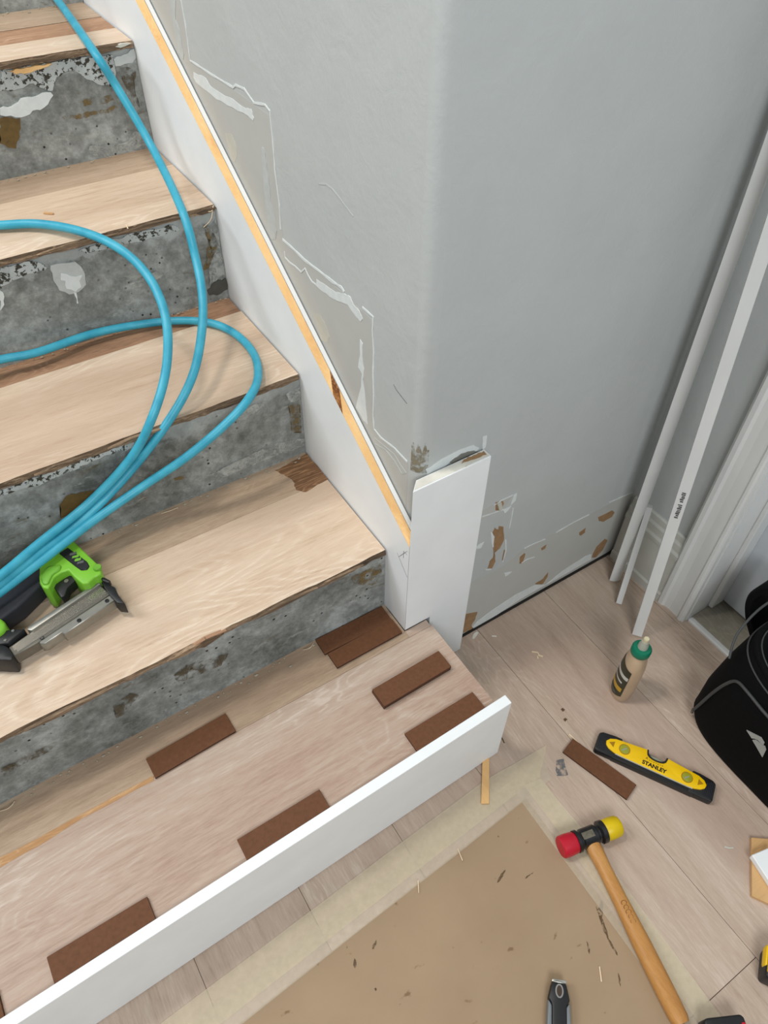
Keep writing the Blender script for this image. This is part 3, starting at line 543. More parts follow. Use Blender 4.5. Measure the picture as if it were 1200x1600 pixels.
for key, n, mat, h in (('r5_white0', 5, 'scale5', .0016), ('r5_white1', 5, 'plaster', .004), ('r5_white2', 5, 'plaster_dim', .0025), ('r5_white3', 5, 'haze', .0012),
                       ('r4_white0', 4, 'scale5', .0016), ('r4_white1', 4, 'scale5', .0016), ('r4_patch', 4, 'plaster_dim', .0016), ('r4_patch2', 4, 'plaster', .0028), ('r4_drip', 4, 'plaster', .003),
                       ('r4_scrape', 4, 'haze', .0018), ('r4_white2', 4, 'plaster', .003), ('r4_pale', 4, 'haze', .0010), ('r3_white0', 3, 'scale5', .0014), ('r3_pale0', 3, 'haze', .0014),
                       ('r3_pale1', 3, 'haze', .0014), ('r3_pale2', 3, 'haze', .0009)):
    riser_patch('plaster_patch', key, n, mat, h, len(key) + n)
for key, n, mat in (('r5_ochre0', 5, 'ochre_full'), ('r5_ochre1', 5, 'ochre'), ('r5_ochre2', 5, 'ochre'), ('r5_ochre3', 5, 'brown_stain'), ('r4_ochre', 4, 'ochre'), ('r4_wet', 4, 'damp'), ('r3_ochre0', 3, 'ochre_full'), ('r3_ochre1', 3, 'ochre'), ('r3_brown2', 3, 'ochre'),
                    ('r2_brown0', 2, 'brown_stain'), ('r2_brown1', 2, 'ochre'), ('r2_brown2', 2, 'brown_stain'), ('r2_brown3', 2, 'brown_stain')):
    riser_patch('glue_stain', key, n, mat, .0013, len(key) * 3 + n)
riser_patch('wood_splinter', 'r5_chip', 5, 'pine', .006, 2, .001)
def tread_plank(n, x0, x1, y0, y1, mat, ragged=0.0, dz=0.0, edge='ply_edge', seed=0, y0r=None):
    """plank with a broken front edge where it was sawn off at the nosing"""
    bm = bmesh.new(); k = 90 if ragged else 1; z1 = T[n] + dz; z0 = T[n] - 0.0115; rnd = random.Random(seed + n)
    fr = []
    for i in range(k + 1):
        x = x0 + (x1 - x0) * i / k
        d = (noise.noise(Vector((x * 14, n * 5.3, 0))) * ragged + noise.noise(Vector((x * 70, n * 2.3, 4))) * ragged * 0.5) if ragged else 0
        fr.append((x, y0 + d + ((y0r - y0) * i / k if y0r is not None else 0), d))
    t = [bm.verts.new((x, y, z1 - max(0, d) * 0.25)) for x, y, d in fr]
    lo = [bm.verts.new((x, y - (0.0015 if ragged else 0) + rnd.uniform(-1, 1) * ragged * 0.7, z0)) for x, y, d in fr]
    tb = [bm.verts.new((x0, y1, z1)), bm.verts.new((x1, y1, z1))]; lb = [bm.verts.new((x0, y1, z0)), bm.verts.new((x1, y1, z0))]
    f = bm.faces.new(t + [tb[1], tb[0]]); f.material_index = 0
    for i in range(k): bm.faces.new((t[i], t[i + 1], lo[i + 1], lo[i])).material_index = 1
    bm.faces.new((tb[0], tb[1], lb[1], lb[0])).material_index = 1
    bm.faces.new((t[-1], tb[1], lb[1], lo[-1])).material_index = 1; bm.faces.new((t[0], tb[0], lb[0], lo[0])).material_index = 1
    return obj('tread_plank', bm, [mat, edge], stairs)
xr = -0.0028
tread_plank(2, XL, xr, Y[2] - 0.002, 0.2695, 'oak_tread', 0.0028); tread_plank(2, XL, xr, 0.2702, Y[3] + 0.004, 'oak_back', 0, -0.0004)
tread_plank(3, XL, xr, Y[3] - 0.002, 0.590, 'oak_tread', 0.0030); tread_plank(3, XL, xr, 0.5908, Y[4] + 0.004, 'old_wood', 0, -0.003)
tread_plank(4, XL, xr, Y[4] - 0.002, 0.846, 'oak_tread', 0.0030); tread_plank(4, XL, xr, 0.8468, Y[5] + 0.004, 'oak_back', 0, -0.0006)
tread_plank(5, XL, xr, Y[5] - 0.002, 1.030, 'oak_tread', 0.0032); tread_plank(5, XL, xr, 1.0308, 1.115, 'old_wood', 0, -0.001); tread_plank(5, XL, xr, 1.1158, Y[6] + 0.004, 'oak_back', 0, -0.0004)
tread_plank(6, XL, xr, Y[6] - 0.002, 1.55, 'oak_tread', 0.0030)
tread_plank(1, XL, 0.050, -0.2259, -0.0165, 'oak_step', 0, 0, 'oak_step', 0, -0.2044)
tread_plank(1, XL, -0.001, -0.0158, Y[2] + 0.004, 'oak_back', 0, -0.0004, 'oak_step'); tread_plank(1, -0.0008, 0.047, -0.0158, -0.0006, 'oak_step', 0, -0.0002, 'oak_step')
obj('concrete_nosing', box(-0.001, 0.046, -0.2035, -0.001, 0.0, T[1] - 0.0117), 'conc1', stairs)
def tread_patch(name, key, n, mat, h=0.0006, amp=0.002, seed=0):
    pts = [(min(x, -0.0015), min(y, Y[n + 1] - 0.001)) for x, y in P[key]]
    return obj(name, prism(rough_outline(pts, amp, 4, seed), T[n] - 0.0008, T[n] + h), mat, stairs)
tread_patch('bare_patch', 't2_brown', 2, 'walnut', 0.0004); tread_patch('filler_seam', 't1_tan', 1, 'tan', 0.0005, 0.001)
# splinters torn from the nosings
rnd = random.Random(11)
def splinter(x, n, L_, w, h=0.0, mat='ply_edge'):
    y = Y[n] - 0.004 - rnd.uniform(0, 0.0016); z = T[n] - 0.006
    pts = [(x - L_ / 2, 0), (x - L_ * 0.1, w), (x + L_ * 0.2, w * 0.7), (x + L_ / 2, 0.001), (x + L_ * 0.1, -w * 0.6), (x - L_ * 0.2, -w)]
    bm = prism([(a, z + b) for a, b in pts], y - 0.003, y + 0.003, 'y'); bm = move(bm, Matrix.Translation((0, 0, h)))
    obj('splinter', bm, mat, stairs)
for x, n, L_, w in ((-0.36, 2, .09, .006), (-0.335, 2, .05, .009), (-0.20, 2, .12, .004), (-0.10, 2, .10, .004), (-0.55, 2, .14, .004), (-0.30, 3, .10, .004), (-0.42, 3, .09, .005), (-0.12, 3, .12, .005), (-0.03, 3, .05, .004),
                    (-0.12, 4, .12, .004), (-0.25, 4, .14, .005), (-0.02, 4, .04, .005), (-0.13, 5, .12, .005), (-0.05, 5, .08, .006), (-0.2, 5, .08, .004)): splinter(x, n, L_, w)
splinter(-0.335, 2, 0.06, 0.005, 0.004, 'old_wood'); splinter(-0.022, 5, .03, .003, .002, 'plaster_warm')
# crumbs of old adhesive along the back of each tread: uncountable, one object per stair
bm = bmesh.new()
for n in range(1, 6):
    for k in range(70 if n in (1, 2) else 45):
        x = rnd.uniform(-0.8 if n < 3 else -0.45, -0.006); y = Y[n + 1] - abs(rnd.gauss(0, 0.006)) - 0.002; s = rnd.uniform(0.0006, 0.0022)
        bmesh.ops.create_icosphere(bm, subdivisions=1, radius=s, matrix=Matrix.Translation((x, y, T[n] + s * 0.4)) @ Matrix.Diagonal((rnd.uniform(.7, 2.2), 1, .6, 1)))
tag(obj('debris_crumbs', bm, 'dust', stairs), kind='stuff')
# ================================================================ SKIRT BOARD AND CORNER BOARD
def ztop(y): return 0.4323 + 0.6475 * y
sk = empty('skirt_board', 'long white skirt board with raw pine top edge rising beside the stairs', 'skirt board', loc=(0, 0, T[1]))
def skirt(x0, x1, dz=0.0, y1=1.75):
    low = lambda y: T[1] if y < 0.069 else T[1] - 0.03 + 0.642 * (y - 0.069)
    bm = bmesh.new(); vs = []
    for x in (x0, x1):
        f = x * 0.95 + 0.0008
        vs.append([bm.verts.new(c) for c in ((x, f, T[1] + 0.001), (x, f, ztop(f) + dz), (x, y1, ztop(y1) + dz), (x, y1, low(y1)), (x, 0.07, low(0.07)), (x, 0.068, T[1] + 0.001))])
    bm.faces.new(vs[0]); bm.faces.new(vs[1][::-1])
    for i in range(6): bm.faces.new((vs[0][i], vs[0][(i + 1) % 6], vs[1][(i + 1) % 6], vs[1][i]))
    return bm
obj('face_board', skirt(0.0, 0.0144), 'white', sk)
obj('back_strip', skirt(0.0152, 0.0224, 0.0015), 'trim', sk)
def pine_edge(y0, y1, mat, h=0.0012):
    bm = bmesh.new(); vs = []
    for y in (y0, y1):
        for x, dz in ((0.0, 0), (0.0144, 0), (0.0140, h), (0.0006, h)):
            yy = max(y, x * 0.95 + 0.0008); vs.append(bm.verts.new((x, yy + (x - 0.007) * (2.4 if y not in (0, 1.75) else 0), ztop(yy + (x - 0.007) * (2.4 if y not in (0, 1.75) else 0)) + dz)))
    for i in range(4): bm.faces.new((vs[i], vs[(i + 1) % 4], vs[4 + (i + 1) % 4], vs[4 + i]))
    bm.faces.new(vs[:4]); bm.faces.new(vs[4:]); return bm
obj('pine_edge', pine_edge(0, 0.222, 'pine'), 'pine', sk)
obj('pine_edge', pine_edge(0.252, 1.75, 'pine'), 'pine', sk); obj('pine_knot', pine_edge(0.222, 0.252, 'pine'), 'pine_dark', sk)
for pts in ([(0.006, 0.418), (0.030, 0.378)], [(0.006, 0.408), (0.016, 0.408), (0.016, 0.390)], [(0.002, 0.352), (0.035, 0.384)]):
    obj('pencil_mark', strip_mesh(pts, 0.0007, 0.0002, -0.0002, 'x', 1), 'ink_grey', sk)
cb = empty('corner_board', 'upright white board with notched foot fixed at the wall corner beside the skirt', 'board', loc=(0.1, 0, 0))
Wd, Hh, nx = 0.1479, 0.5624, 0.0564
bm = bmesh.new(); ol = [(0, T[1] + 0.0015), (nx, T[1] + 0.0015), (nx, 0.0015), (Wd, 0.0015), (Wd, Hh), (0, Hh)]
f = [bm.verts.new((x, 0, z)) for x, z in ol]; b = [bm.verts.new((0.0185 if x == 0 else x, 0.0185, z)) for x, z in ol]
bm.faces.new(f); bm.faces.new(b[::-1])
for i in range(6): bm.faces.new((f[i], f[(i + 1) % 6], b[(i + 1) % 6], b[i]))
bmesh.ops.recalc_face_normals(bm, faces=bm.faces); bev(bm, 0.0006, 1); bmesh.ops.triangulate(bm, faces=[q for q in bm.faces if len(q.verts) > 4])
obj('board', bm, 'white', cb)
obj('sawn_top', prism([(0.004, 0.002), (Wd - 0.002, 0.002), (Wd - 0.002, 0.0165), (0.0175, 0.0165)], Hh - 0.001, Hh + 0.0005), 'mdf', cb)
obj('torn_edge', prism(rough_outline([(0.098, 0.011), (0.120, 0.008), (0.143, 0.006), (0.144, 0.0145), (0.125, 0.0155), (0.105, 0.015)], .0015, 4, 3), Hh, Hh + 0.0012), 'drywall', cb)
# ================================================================ RISER BOARD STANDING IN FRONT OF THE BOTTOM TREAD
rb = obj('riser_board', box(-0.62, 0.62, -0.009, 0.009, 0, 0.198, 0.0012, 2), 'white')
tag(rb, 'long white riser board standing loose on edge before the bottom tread', 'board')
rb.location = (0.0715 - 0.62, -0.2243, 0.0015); rb.rotation_euler = (0, 0, math.radians(0.95))
# ================================================================ BROWN HARDBOARD SHIMS
def shim(cx, cy, z, ang, label, L_=0.1425, w=0.0385, h=0.0055, group='brown hardboard spacer strips', stack=1):
    bm = box(-L_ / 2, L_ / 2, -w / 2, w / 2, 0, h, 0.0006)
    for fa in bm.faces: fa.material_index = 0 if abs(fa.normal.z) > 0.5 else 1
    o = obj('hardboard_strip', bm, ['hardboard', 'hardboard_edge']); o.location = (cx, cy, z); o.rotation_euler = (0, 0, math.radians(ang))
    return tag(o, label, 'hardboard strip', group)
t1 = T[1] + 0.0006
shim(-0.0805, 0.0495, t1, -0.9, 'brown strip lying tight against the concrete riser beside the skirt', w=0.036)
shim(-0.0775, 0.0142, t1, 0.3, 'brown strip touching the corner of skirt, second from the concrete riser', L_=0.139, w=0.034)
shim(-0.0480, -0.0935, t1, 0.6, 'lower strip of the stacked brown pair on the right of the tread')
shim(-0.0475, -0.0937, t1 + 0.0056, 0.8, 'top strip of the stacked brown pair below the white corner board')
shim(-0.0435, -0.1895, t1, 0.4, 'brown strip against the riser board near its right end')
shim(-0.3515, -0.1965, t1, 0.2, 'brown strip against the riser board, second from its right end')
shim(-0.6363, -0.1995, t1, -0.1, 'brown strip against the riser board at the lower left of the photo')
shim(-0.9200, -0.2000, t1, 0.0, 'brown strip just peeking in at the bottom left corner') .location.x = -0.8440
shim(-0.4215, 0.0002, t1, 1.9, 'brown strip lying alone across the seam of the bottom tread, below the concrete')
shim(0.2127, -0.3505, 0.0005, -74.0, 'brown strip lying alone on the floor beside the yellow level', L_=0.1370, w=0.0360)
# ================================================================ FLOOR PAPER WITH TAPED EDGES
fp = empty('floor_paper', 'brown protective floor paper taped down along two edges', 'floor paper', loc=(-0.2, -0.6, 0))
obj('sheet', prism([(0.0605, -0.3200), (0.0480, -1.60), (-1.50, -1.60), (-1.50, -0.402), (-0.528, -0.3525)], 0.0003, 0.0013), 'paper', fp)
def band(a, b, w0, w1, z, mat, name='tape_strip'):
    a, b = Vector(a), Vector(b); d = (b - a).normalized(); n = Vector((d.y, -d.x)) * -1
    q = [a + n * w0, b + n * w0, b + n * w1, a + n * w1]
    obj(name, prism([(v.x, v.y) for v in q], z, z + 0.0002), mat, fp)
# along the top edge: two overlapping strips; along the right edge: two overlapping strips
dA = Vector((-0.5895, -0.0330)).normalized()
pA = Vector((0.0605, -0.3195))
def along(s, o): q = pA + dA * s + Vector((0.056, -1.0)).normalized() * -o; return (q.x, q.y)
def quad(pts, z, mat, seed): obj('tape_strip', sheet(rough_outline(pts, 0.0012, 6, seed), z), mat, fp)
quad([along(-0.062, -0.001), along(1.2, -0.004), along(1.2, 0.045), along(-0.085, 0.040)], 0.00145, 'tape_a', 1)
quad([along(-0.048, 0.013), along(0.02, 0.016), along(1.2, 0.019), along(1.2, 0.072), along(0.05, 0.069), along(-0.104, 0.052), along(-0.085, 0.040)], 0.0018, 'tape_b', 2)
quad([(0.050, -0.300), (0.084, -0.300), (0.108, -0.306), (0.0745, -1.5), (0.030, -1.5)], 0.0022, 'tape_a', 3)
quad([(0.073, -0.300), (0.108, -0.3065), (0.1105, -0.42), (0.094, -0.80), (0.086, -1.5), (0.050, -1.5), (0.066, -0.55)], 0.0026, 'tape_b', 4)
for k, (x, y, L_, w, a) in enumerate(((0.035, -0.545, .05, .006, 70), (0.025, -0.575, .04, .004, 80), (0.046, -0.53, .03, .009, 40), (-0.01, -0.56, .02, .003, 60), (-0.06, -0.40, .03, .004, 20), (-0.02, -0.425, .02, .003, 0), (0.0, -0.62, .02, .003, 55), (-0.30, -0.372, .016, .004, 30), (-0.34, -0.377, .014, .005, 60))):
    c_, s_ = math.cos(math.radians(a)), math.sin(math.radians(a))
    pts = [(x + c_ * u * L_ - s_ * v * w, y + s_ * u * L_ + c_ * v * w) for u, v in ((-.5, 0), (-.2, .5), (.2, .3), (.5, .1), (.3, -.4), (-.3, -.5))]
    obj('paper_stain', sheet(rough_outline(pts, 0.001, 4, k), 0.00145 + 0.00005 * k), 'paper_stain', fp)
# ================================================================ WOOD STICK UNDER THE RISER BOARD
st = prism([(0.0400, -0.2160), (0.0500, -0.2240), (-0.0037, -0.2921), (-0.0160, -0.2842)], 0.0021, 0.0062, 'z', 0.0006, 1)
tag(obj('wood_shim_stick', st, 'pine'), 'slim tan wooden stick poking out from under the riser board', 'wood stick')
# ================================================================ AIR HOSE
A_, B_, C_ = P['hose_a'], P['hose_b'], P['hose_c']
path = [(-0.02, 1.62, 1.14)] + list(A_) + [(-0.78, 0.21, 0.43), (-0.92, 0.20, 0.42), (-0.97, 0.23, 0.41), (-0.90, 0.25, 0.405), (-0.76, 0.225, 0.41)] + list(C_[::-1]) + \
       [(-0.64, 0.60, 0.60), (-0.78, 0.56, 0.66), (-0.80, 0.66, 0.72), (-0.68, 0.76, 0.748), (-0.54, 0.80, 0.748)] + list(B_) + [(-0.72, 0.25, 0.43), (-0.80, 0.30, 0.40)]
hose = empty('air_hose', 'glossy teal air hose looping down over the stairs to the nailer', 'hose', loc=(-0.2, 0.5, T[3]))
obj('tube', tube(catmull(path, 8), 0.0074, 14), 'teal', hose, True)
obj('fitting', tube([(-0.80, 0.30, 0.40), (-0.815, 0.307, 0.394), (-0.83, 0.314, 0.388)], 0.0085, 8), 'steel', hose, True)
# ================================================================ NAIL GUN ON THE SECOND TREAD
nz = T[2]
ng = empty('nail_gun', 'lime green and black brad nailer lying on its side on the tread', 'nail gun', loc=(-0.52, 0.22, nz))
def part(name, key, lo, hi, mat, bevel=0.004, seg=3, parent=None, pts=None): return obj(name, prism(pts or P[key], nz + lo, nz + hi, 'z', bevel, seg), mat, parent or ng, True)
hd = part('housing', 'n_head', 0.004, 0.056, 'green', 0.007)
part('name_plate', 'n_label', 0.050, 0.0578, 'black', 0.0012, 1, hd)
c0 = Vector(P['n_label'][1]); c1 = Vector(P['n_label'][4]); mid = (c0 + c1) / 2
def text(name, body, size, mtx, mat, parent, ext=0.0002, offset=0.0, ax='CENTER'):
    cu = bpy.data.curves.new(name, 'FONT'); cu.body = body; cu.size = size; cu.extrude = ext; cu.align_x = ax; cu.align_y = 'CENTER'; cu.offset = offset
    tmp = bpy.data.objects.new(name + '_tmp', cu); COL.objects.link(tmp)
    dg = bpy.context.evaluated_depsgraph_get(); dg.update(); me = bpy.data.meshes.new_from_object(tmp.evaluated_get(dg)); bpy.data.objects.remove(tmp)
    me.transform(mtx); me.materials.clear(); me.materials.append(M[mat]); o = bpy.data.objects.new(name, me); COL.objects.link(o)
    if parent: o.parent = parent; o.matrix_parent_inverse = parent.matrix_basis.inverted()
    return o
for k in range(4):   # worn, unreadable marks on the plate
    q = c0.lerp(c1, 0.28 + 0.13 * k); obj('plate_mark', prism(rough_outline([(q.x - .006, q.y - .002), (q.x + .004, q.y - .004), (q.x + .006, q.y + .0008), (q.x - .004, q.y + .002)], .0008, 3, k), nz + 0.0576, nz + 0.0581), 'green_d' if k in (1, 2) else 'ink_grey', hd)
rdg = [P['n_head'][i] for i in (1, 2, 3)]
part('ridge', None, 0.030, 0.060, 'green_d', 0.004, 2, hd, [(-0.5127, 0.3034), (-0.4864, 0.3128), (-0.4630, 0.3250), (-0.470, 0.3100), (-0.492, 0.2960), (-0.512, 0.2900)])
part('trigger_housing', None, 0.010, 0.060, 'green_d', 0.004, 2, hd, [(-0.520, 0.2700), (-0.505, 0.2850), (-0.484, 0.2760), (-0.490, 0.2665), (-0.502, 0.2640), (-0.514, 0.2480), (-0.521, 0.2530)])
obj('exhaust_cap', move(lathe([(0.006, 0), (0.007, 0.003), (0.006, 0.006)], 12), Matrix.Translation((-0.438, 0.2405, nz + 0.054))), 'green_d', hd, True)
gp = [(-0.70, 0.235), (-0.66, 0.252), (-0.60, 0.278), (-0.5155, 0.303), (-0.5135, 0.295), (-0.520, 0.266), (-0.565, 0.240), (-0.61, 0.225), (-0.69, 0.205)]
gr = obj('grip', move(prism([(a, b) for a, b in gp], -0.018, 0.018, 'z', 0.010, 4), Matrix.Translation((0, 0, nz + 0.030))), 'grip', ng, True)
part('rear_housing', None, 0.004, 0.050, 'green', 0.007, 3, ng, [(-0.640, 0.262), (-0.612, 0.249), (-0.592, 0.232), (-0.5885, 0.2175), (-0.594, 0.206), (-0.614, 0.200), (-0.66, 0.190), (-0.67, 0.24)])
part('trigger', None, 0.022, 0.042, 'black', 0.0015, 2, ng, [(-0.5095, 0.2560), (-0.4960, 0.2600), (-0.4790, 0.2640), (-0.4720, 0.2560), (-0.4765, 0.2480), (-0.4905, 0.2410), (-0.4985, 0.2280), (-0.5045, 0.2270), (-0.5060, 0.2400)])
obj('trigger_pin', move(lathe([(0.0035, 0), (0.0035, 0.002)], 10), Matrix.Translation((-0.4880, 0.2535, nz + 0.042))), 'steel_d', ng, True)
part('rail', 'n_rail', 0.012, 0.040, 'steel', 0.0015, 2)
rbp = part('magazine', 'n_ribbed', 0.012, 0.0335, 'steel_d', 0.0012, 1)
a0, a1, b0_, b1_ = Vector((-0.5984, 0.1849)), Vector((-0.4460, 0.2235)), Vector((-0.5956, 0.1652)), Vector((-0.4400, 0.2010))
for k in range(9):
    t = 0.12 + 0.76 * k / 8; s0 = a0.lerp(b0_, t) + (a1 - a0) * 0.03; s1 = a1.lerp(b1_, t)
    if k > 5: s0 = s0.lerp(s1, 0.02)
    obj('rib', tube([(s0.x, s0.y, nz + 0.0337), (s1.x, s1.y, nz + 0.0337)], 0.0008, 6), 'chrome', rbp)
part('magazine_cover', 'n_lower', 0.012, 0.0325, 'steel', 0.0012, 1)
for q in P['n_screw']: obj('screw', move(lathe([(0.0034, 0), (0.0034, 0.0012), (0.0018, 0.0013), (0.0016, 0.0006)], 12), Matrix.Translation((q[0], q[1], nz + 0.0325))), 'black', ng, True)
part('nose', 'n_nose', 0.012, 0.0390, 'black', 0.002, 2)
obj('nose_latch', prism([(-0.4405, 0.2310), (-0.4345, 0.2265), (-0.4285, 0.2150), (-0.4325, 0.2120), (-0.4400, 0.2230)], nz + 0.034, nz + 0.046, 'z', 0.0015, 2), 'black', ng, True)
part('rear_foot', None, 0.002, 0.040, 'black', 0.004, 2, ng, [(-0.640, 0.2050), (-0.6075, 0.1960), (-0.5980, 0.1830), (-0.5945, 0.1640), (-0.5985, 0.1545), (-0.612, 0.1640), (-0.632, 0.1780), (-0.645, 0.190)])
part('latch_block', None, 0.008, 0.042, 'black', 0.002, 2, ng, [(-0.6200, 0.2110), (-0.5960, 0.2130), (-0.5830, 0.2060), (-0.5680, 0.1990), (-0.5960, 0.1860), (-0.6120, 0.1930)])
for q in ((-0.584, 0.2035), (-0.598, 0.1925), (-0.598, 0.2075)): obj('screw', move(lathe([(0.0022, 0), (0.0022, 0.0012)], 10), Matrix.Translation((q[0], q[1], nz + 0.042))), 'chrome', ng, True)
# ================================================================ TRIM STICKS LEANING IN THE CORNER
def leaning(name, base, dx, dy, zt, prof, mat, label, twist=0):
    d = Vector((dx, dy, 1)).normalized(); L_ = zt / d.z; u = Vector((1, 0, 0)); u = (u - d * u.dot(d)).normalized(); w = d.cross(u)
    bm = bmesh.new(); ca, sa = math.cos(math.radians(twist)), math.sin(math.radians(twist)); rs = []
    for t in (0, L_): rs.append([bm.verts.new(Vector(base) + d * t + u * (a * ca - b * sa) + w * (a * sa + b * ca)) for a, b in prof])
    k = len(prof); bm.faces.new(rs[0]); bm.faces.new(rs[1][::-1])
    for i in range(k): bm.faces.new((rs[0][i], rs[0][(i + 1) % k], rs[1][(i + 1) % k], rs[1][i]))
    o = obj(name, bm, mat, None, True); return tag(o, label, 'trim strip', 'white trim strips leaning in the corner')
qr = [(-0.009, -0.009)] + [(-0.009 + 0.0185 * math.cos(a), -0.009 + 0.0185 * math.sin(a)) for a in [math.pi / 2 * k / 8 for k in range(9)]]
sq = [(-0.0085, -0.0100), (0.0085, -0.0100), (0.0095, -0.009), (0.0095, 0.0085), (0.008, 0.010), (-0.0085, 0.010)]
leaning('trim_strip', (0.5545, -0.0425, 0.006), 0.0160, 0.0330, 1.60, qr, 'trim', 'long rounded white trim strip deepest in the corner', 200)
leaning('trim_strip', (0.5195, -0.0925, 0.004), 0.262, 0.226, 0.232, [(-.0075, -.006), (.0075, -.006), (.0075, .006), (-.0075, .006)], 'trim', 'short white trim offcut leaning between the two long strips', 35)
C3 = (0.4945, -0.1725, 0.004)
sqs = leaning('trim_strip', C3, 0.0440, 0.1090, 1.66, sq, 'trim', 'long square white trim strip with printed mark, behind the glue bottle', 35)
d_ = Vector((0.0440, 0.1090, 1)).normalized(); u_ = Vector((1, 0, 0)); u_ = (u_ - d_ * u_.dot(d_)).normalized(); w_ = d_.cross(u_)
c35, s35 = math.cos(math.radians(35)), math.sin(math.radians(35)); fa = u_ * c35 + w_ * s35; fb = w_ * c35 - u_ * s35
def ink(t0, t1, b0, b1, mat):
    bm = bmesh.new(); q = [Vector(C3) + d_ * t - fa * 0.0088 + fb * b for t, b in ((t0, b0), (t1, b0), (t1, b1), (t0, b1))]
    bm.faces.new([bm.verts.new(v) for v in q]); obj('printed_mark', bm, mat, sqs)
rk = random.Random(5); t = 0.338
for k in range(15):   # ink stamp along the strip, too blurred to read
    L_ = rk.uniform(0.0022, 0.0040)
    if k != 8: ink(t, t + L_, -0.0045 + rk.uniform(0, 0.0015), 0.0015 + rk.uniform(0, 0.002), 'ink_grey')
    t += L_ + rk.uniform(0.0006, 0.0014)
# ================================================================ GLUE BOTTLE
gb = empty('glue_bottle', 'tan glue bottle with green cap standing on the oak floor', 'bottle', loc=(0.3655, -0.2540, 0.0))
GM = Matrix.Translation((0.3655, -0.2540, 0.0006)) @ Matrix.Rotation(math.radians(35), 4, 'Z') @ Matrix.Diagonal((1.16, 1.16, 1.13, 1))
prof = [(0.016, 0), (0.0195, 0.002), (0.0215, 0.008), (0.0225, 0.03), (0.0228, 0.07), (0.0222, 0.095), (0.0200, 0.112), (0.0160, 0.124), (0.0130, 0.130), (0.0130, 0.134)]
obj('bottle_body', move(lathe(prof, 32, 1.12, 0.86), GM), 'glue', gb, True)
obj('cap', move(lathe([(0.0150, 0.131), (0.0160, 0.133), (0.0160, 0.144), (0.0140, 0.147), (0.0085, 0.148)], 28), GM), 'cap', gb, True)
nzl = obj('nozzle', move(lathe([(0.0082, 0.147), (0.0078, 0.156), (0.0066, 0.160), (0.0058, 0.166)], 20), GM), 'nozzle', gb, True)
obj('nozzle_tip', move(lathe([(0.0045, 0.166), (0.0050, 0.168), (0.0042, 0.173)], 16), GM), plain('cream_tip', (206, 196, 160), 0.5), nzl, True)
def rad(z):
    for (r0, z0), (r1, z1) in zip(prof, prof[1:]):
        if z0 <= z <= z1: return r0 + (r1 - r0) * (z - z0) / (z1 - z0 + 1e-9)
    return 0.02
def wrap(name, mat, a0, a1, edge, off, parent):
    """printed label following the bottle: edge(a) gives (z_low, z_high) at angle a"""
    bm = bmesh.new(); rows = []; na, nzz = 22, 8
    for i in range(na + 1):
        a = math.radians(a0 + (a1 - a0) * i / na); zl, zh = edge(i / na); col_ = []
        for j in range(nzz + 1):
            z = zl + (zh - zl) * j / nzz; r = rad(z) + off
            col_.append(bm.verts.new(GM @ Vector((r * 1.12 * math.cos(a), r * 0.86 * math.sin(a), z))))
        rows.append(col_)
    for p_, q_ in zip(rows, rows[1:]):
        for j in range(nzz): bm.faces.new((p_[j], q_[j], q_[j + 1], p_[j + 1]))
    return obj(name, bm, mat, parent, True)
LA0, LA1 = 70, 176
lb = wrap('label', 'label', LA0, LA1, lambda t: (0.014 + 0.020 * max(0, t - 0.55), 0.112 - 0.012 * t), 0.0005, gb)
wrap('white_band', 'print_white', LA0 + 14, LA1 - 3, lambda t: (0.079 - 0.004 * t, 0.088 - 0.004 * t), 0.0009, lb)
wrap('white_band', 'print_white', LA0 + 14, LA1 - 22, lambda t: (0.060, 0.065), 0.0009, lb)
wrap('gold_band', 'gold', LA0 + 10, LA1 - 10, lambda t: (0.036, 0.048), 0.0009, lb)
wrap('pale_band', 'ink_grey', LA0 + 10, LA1 - 30, lambda t: (0.020, 0.029), 0.0009, lb)
# ================================================================ SPIRIT LEVEL
LV = frame((0.3000, -0.4035, 0.0005), (0.503, -0.864)); th = 0.020
lv = empty('spirit_level', 'yellow and black torpedo level lying flat beside the tool bag', 'level', loc=(0.3000, -0.4035, 0))
def lpart(name, pts, lo, hi, mat, bevel=0.001, seg=2, parent=None): return obj(name, move(prism(pts, lo, hi, 'z', bevel, seg), LV), mat, parent or lv, True)
for s in (-1, 1):
    e = lpart('end_cap', [(s * 0.066, -0.0225), (s * 0.105, -0.0225), (s * 0.110, -0.0205), (s * 0.110, 0.0150), (s * 0.104, 0.0195), (s * 0.080, 0.0225), (s * 0.066, 0.0225)], 0, th - 0.003, 'black', 0.0025)
    for k in range(6):
        x = s * (0.092 + 0.003 * k); obj('ridge', move(box(x - 0.0007, x + 0.0007, -0.017, 0.014 if k > 2 else 0.010, th - 0.0035, th - 0.002), LV), 'grip', e)
lpart('base_rail', [(-0.076, -0.0228), (0.076, -0.0228), (0.076, -0.0125), (-0.076, -0.0125)], 0, th - 0.004, 'black', 0.001)
notch = [(0.0195, 0.0215), (0.0185, 0.0155)] + [(0.0175 * math.cos(math.radians(a)), 0.0125 + 0.0075 * math.sin(math.radians(a))) for a in (-10, -40, -65, -90, -115, -140, -170)] + [(-0.0185, 0.0155), (-0.0195, 0.0215)]
yb = [(-0.060, 0.0170), (-0.078, 0.0150), (-0.0885, 0.0105), (-0.0940, 0.0035), (-0.0925, -0.0040), (-0.086, -0.0095), (-0.074, -0.0135), (-0.060, -0.0145), (0.060, -0.0145), (0.074, -0.0135), (0.086, -0.0095), (0.0925, -0.0040), (0.0940, 0.0035), (0.0885, 0.0105), (0.078, 0.0150), (0.060, 0.0170), (0.0195, 0.0215)] + notch[1:-1] + [(-0.0195, 0.0215)]
body = lpart('web', yb, 0.002, th, 'yellow', 0.0012)
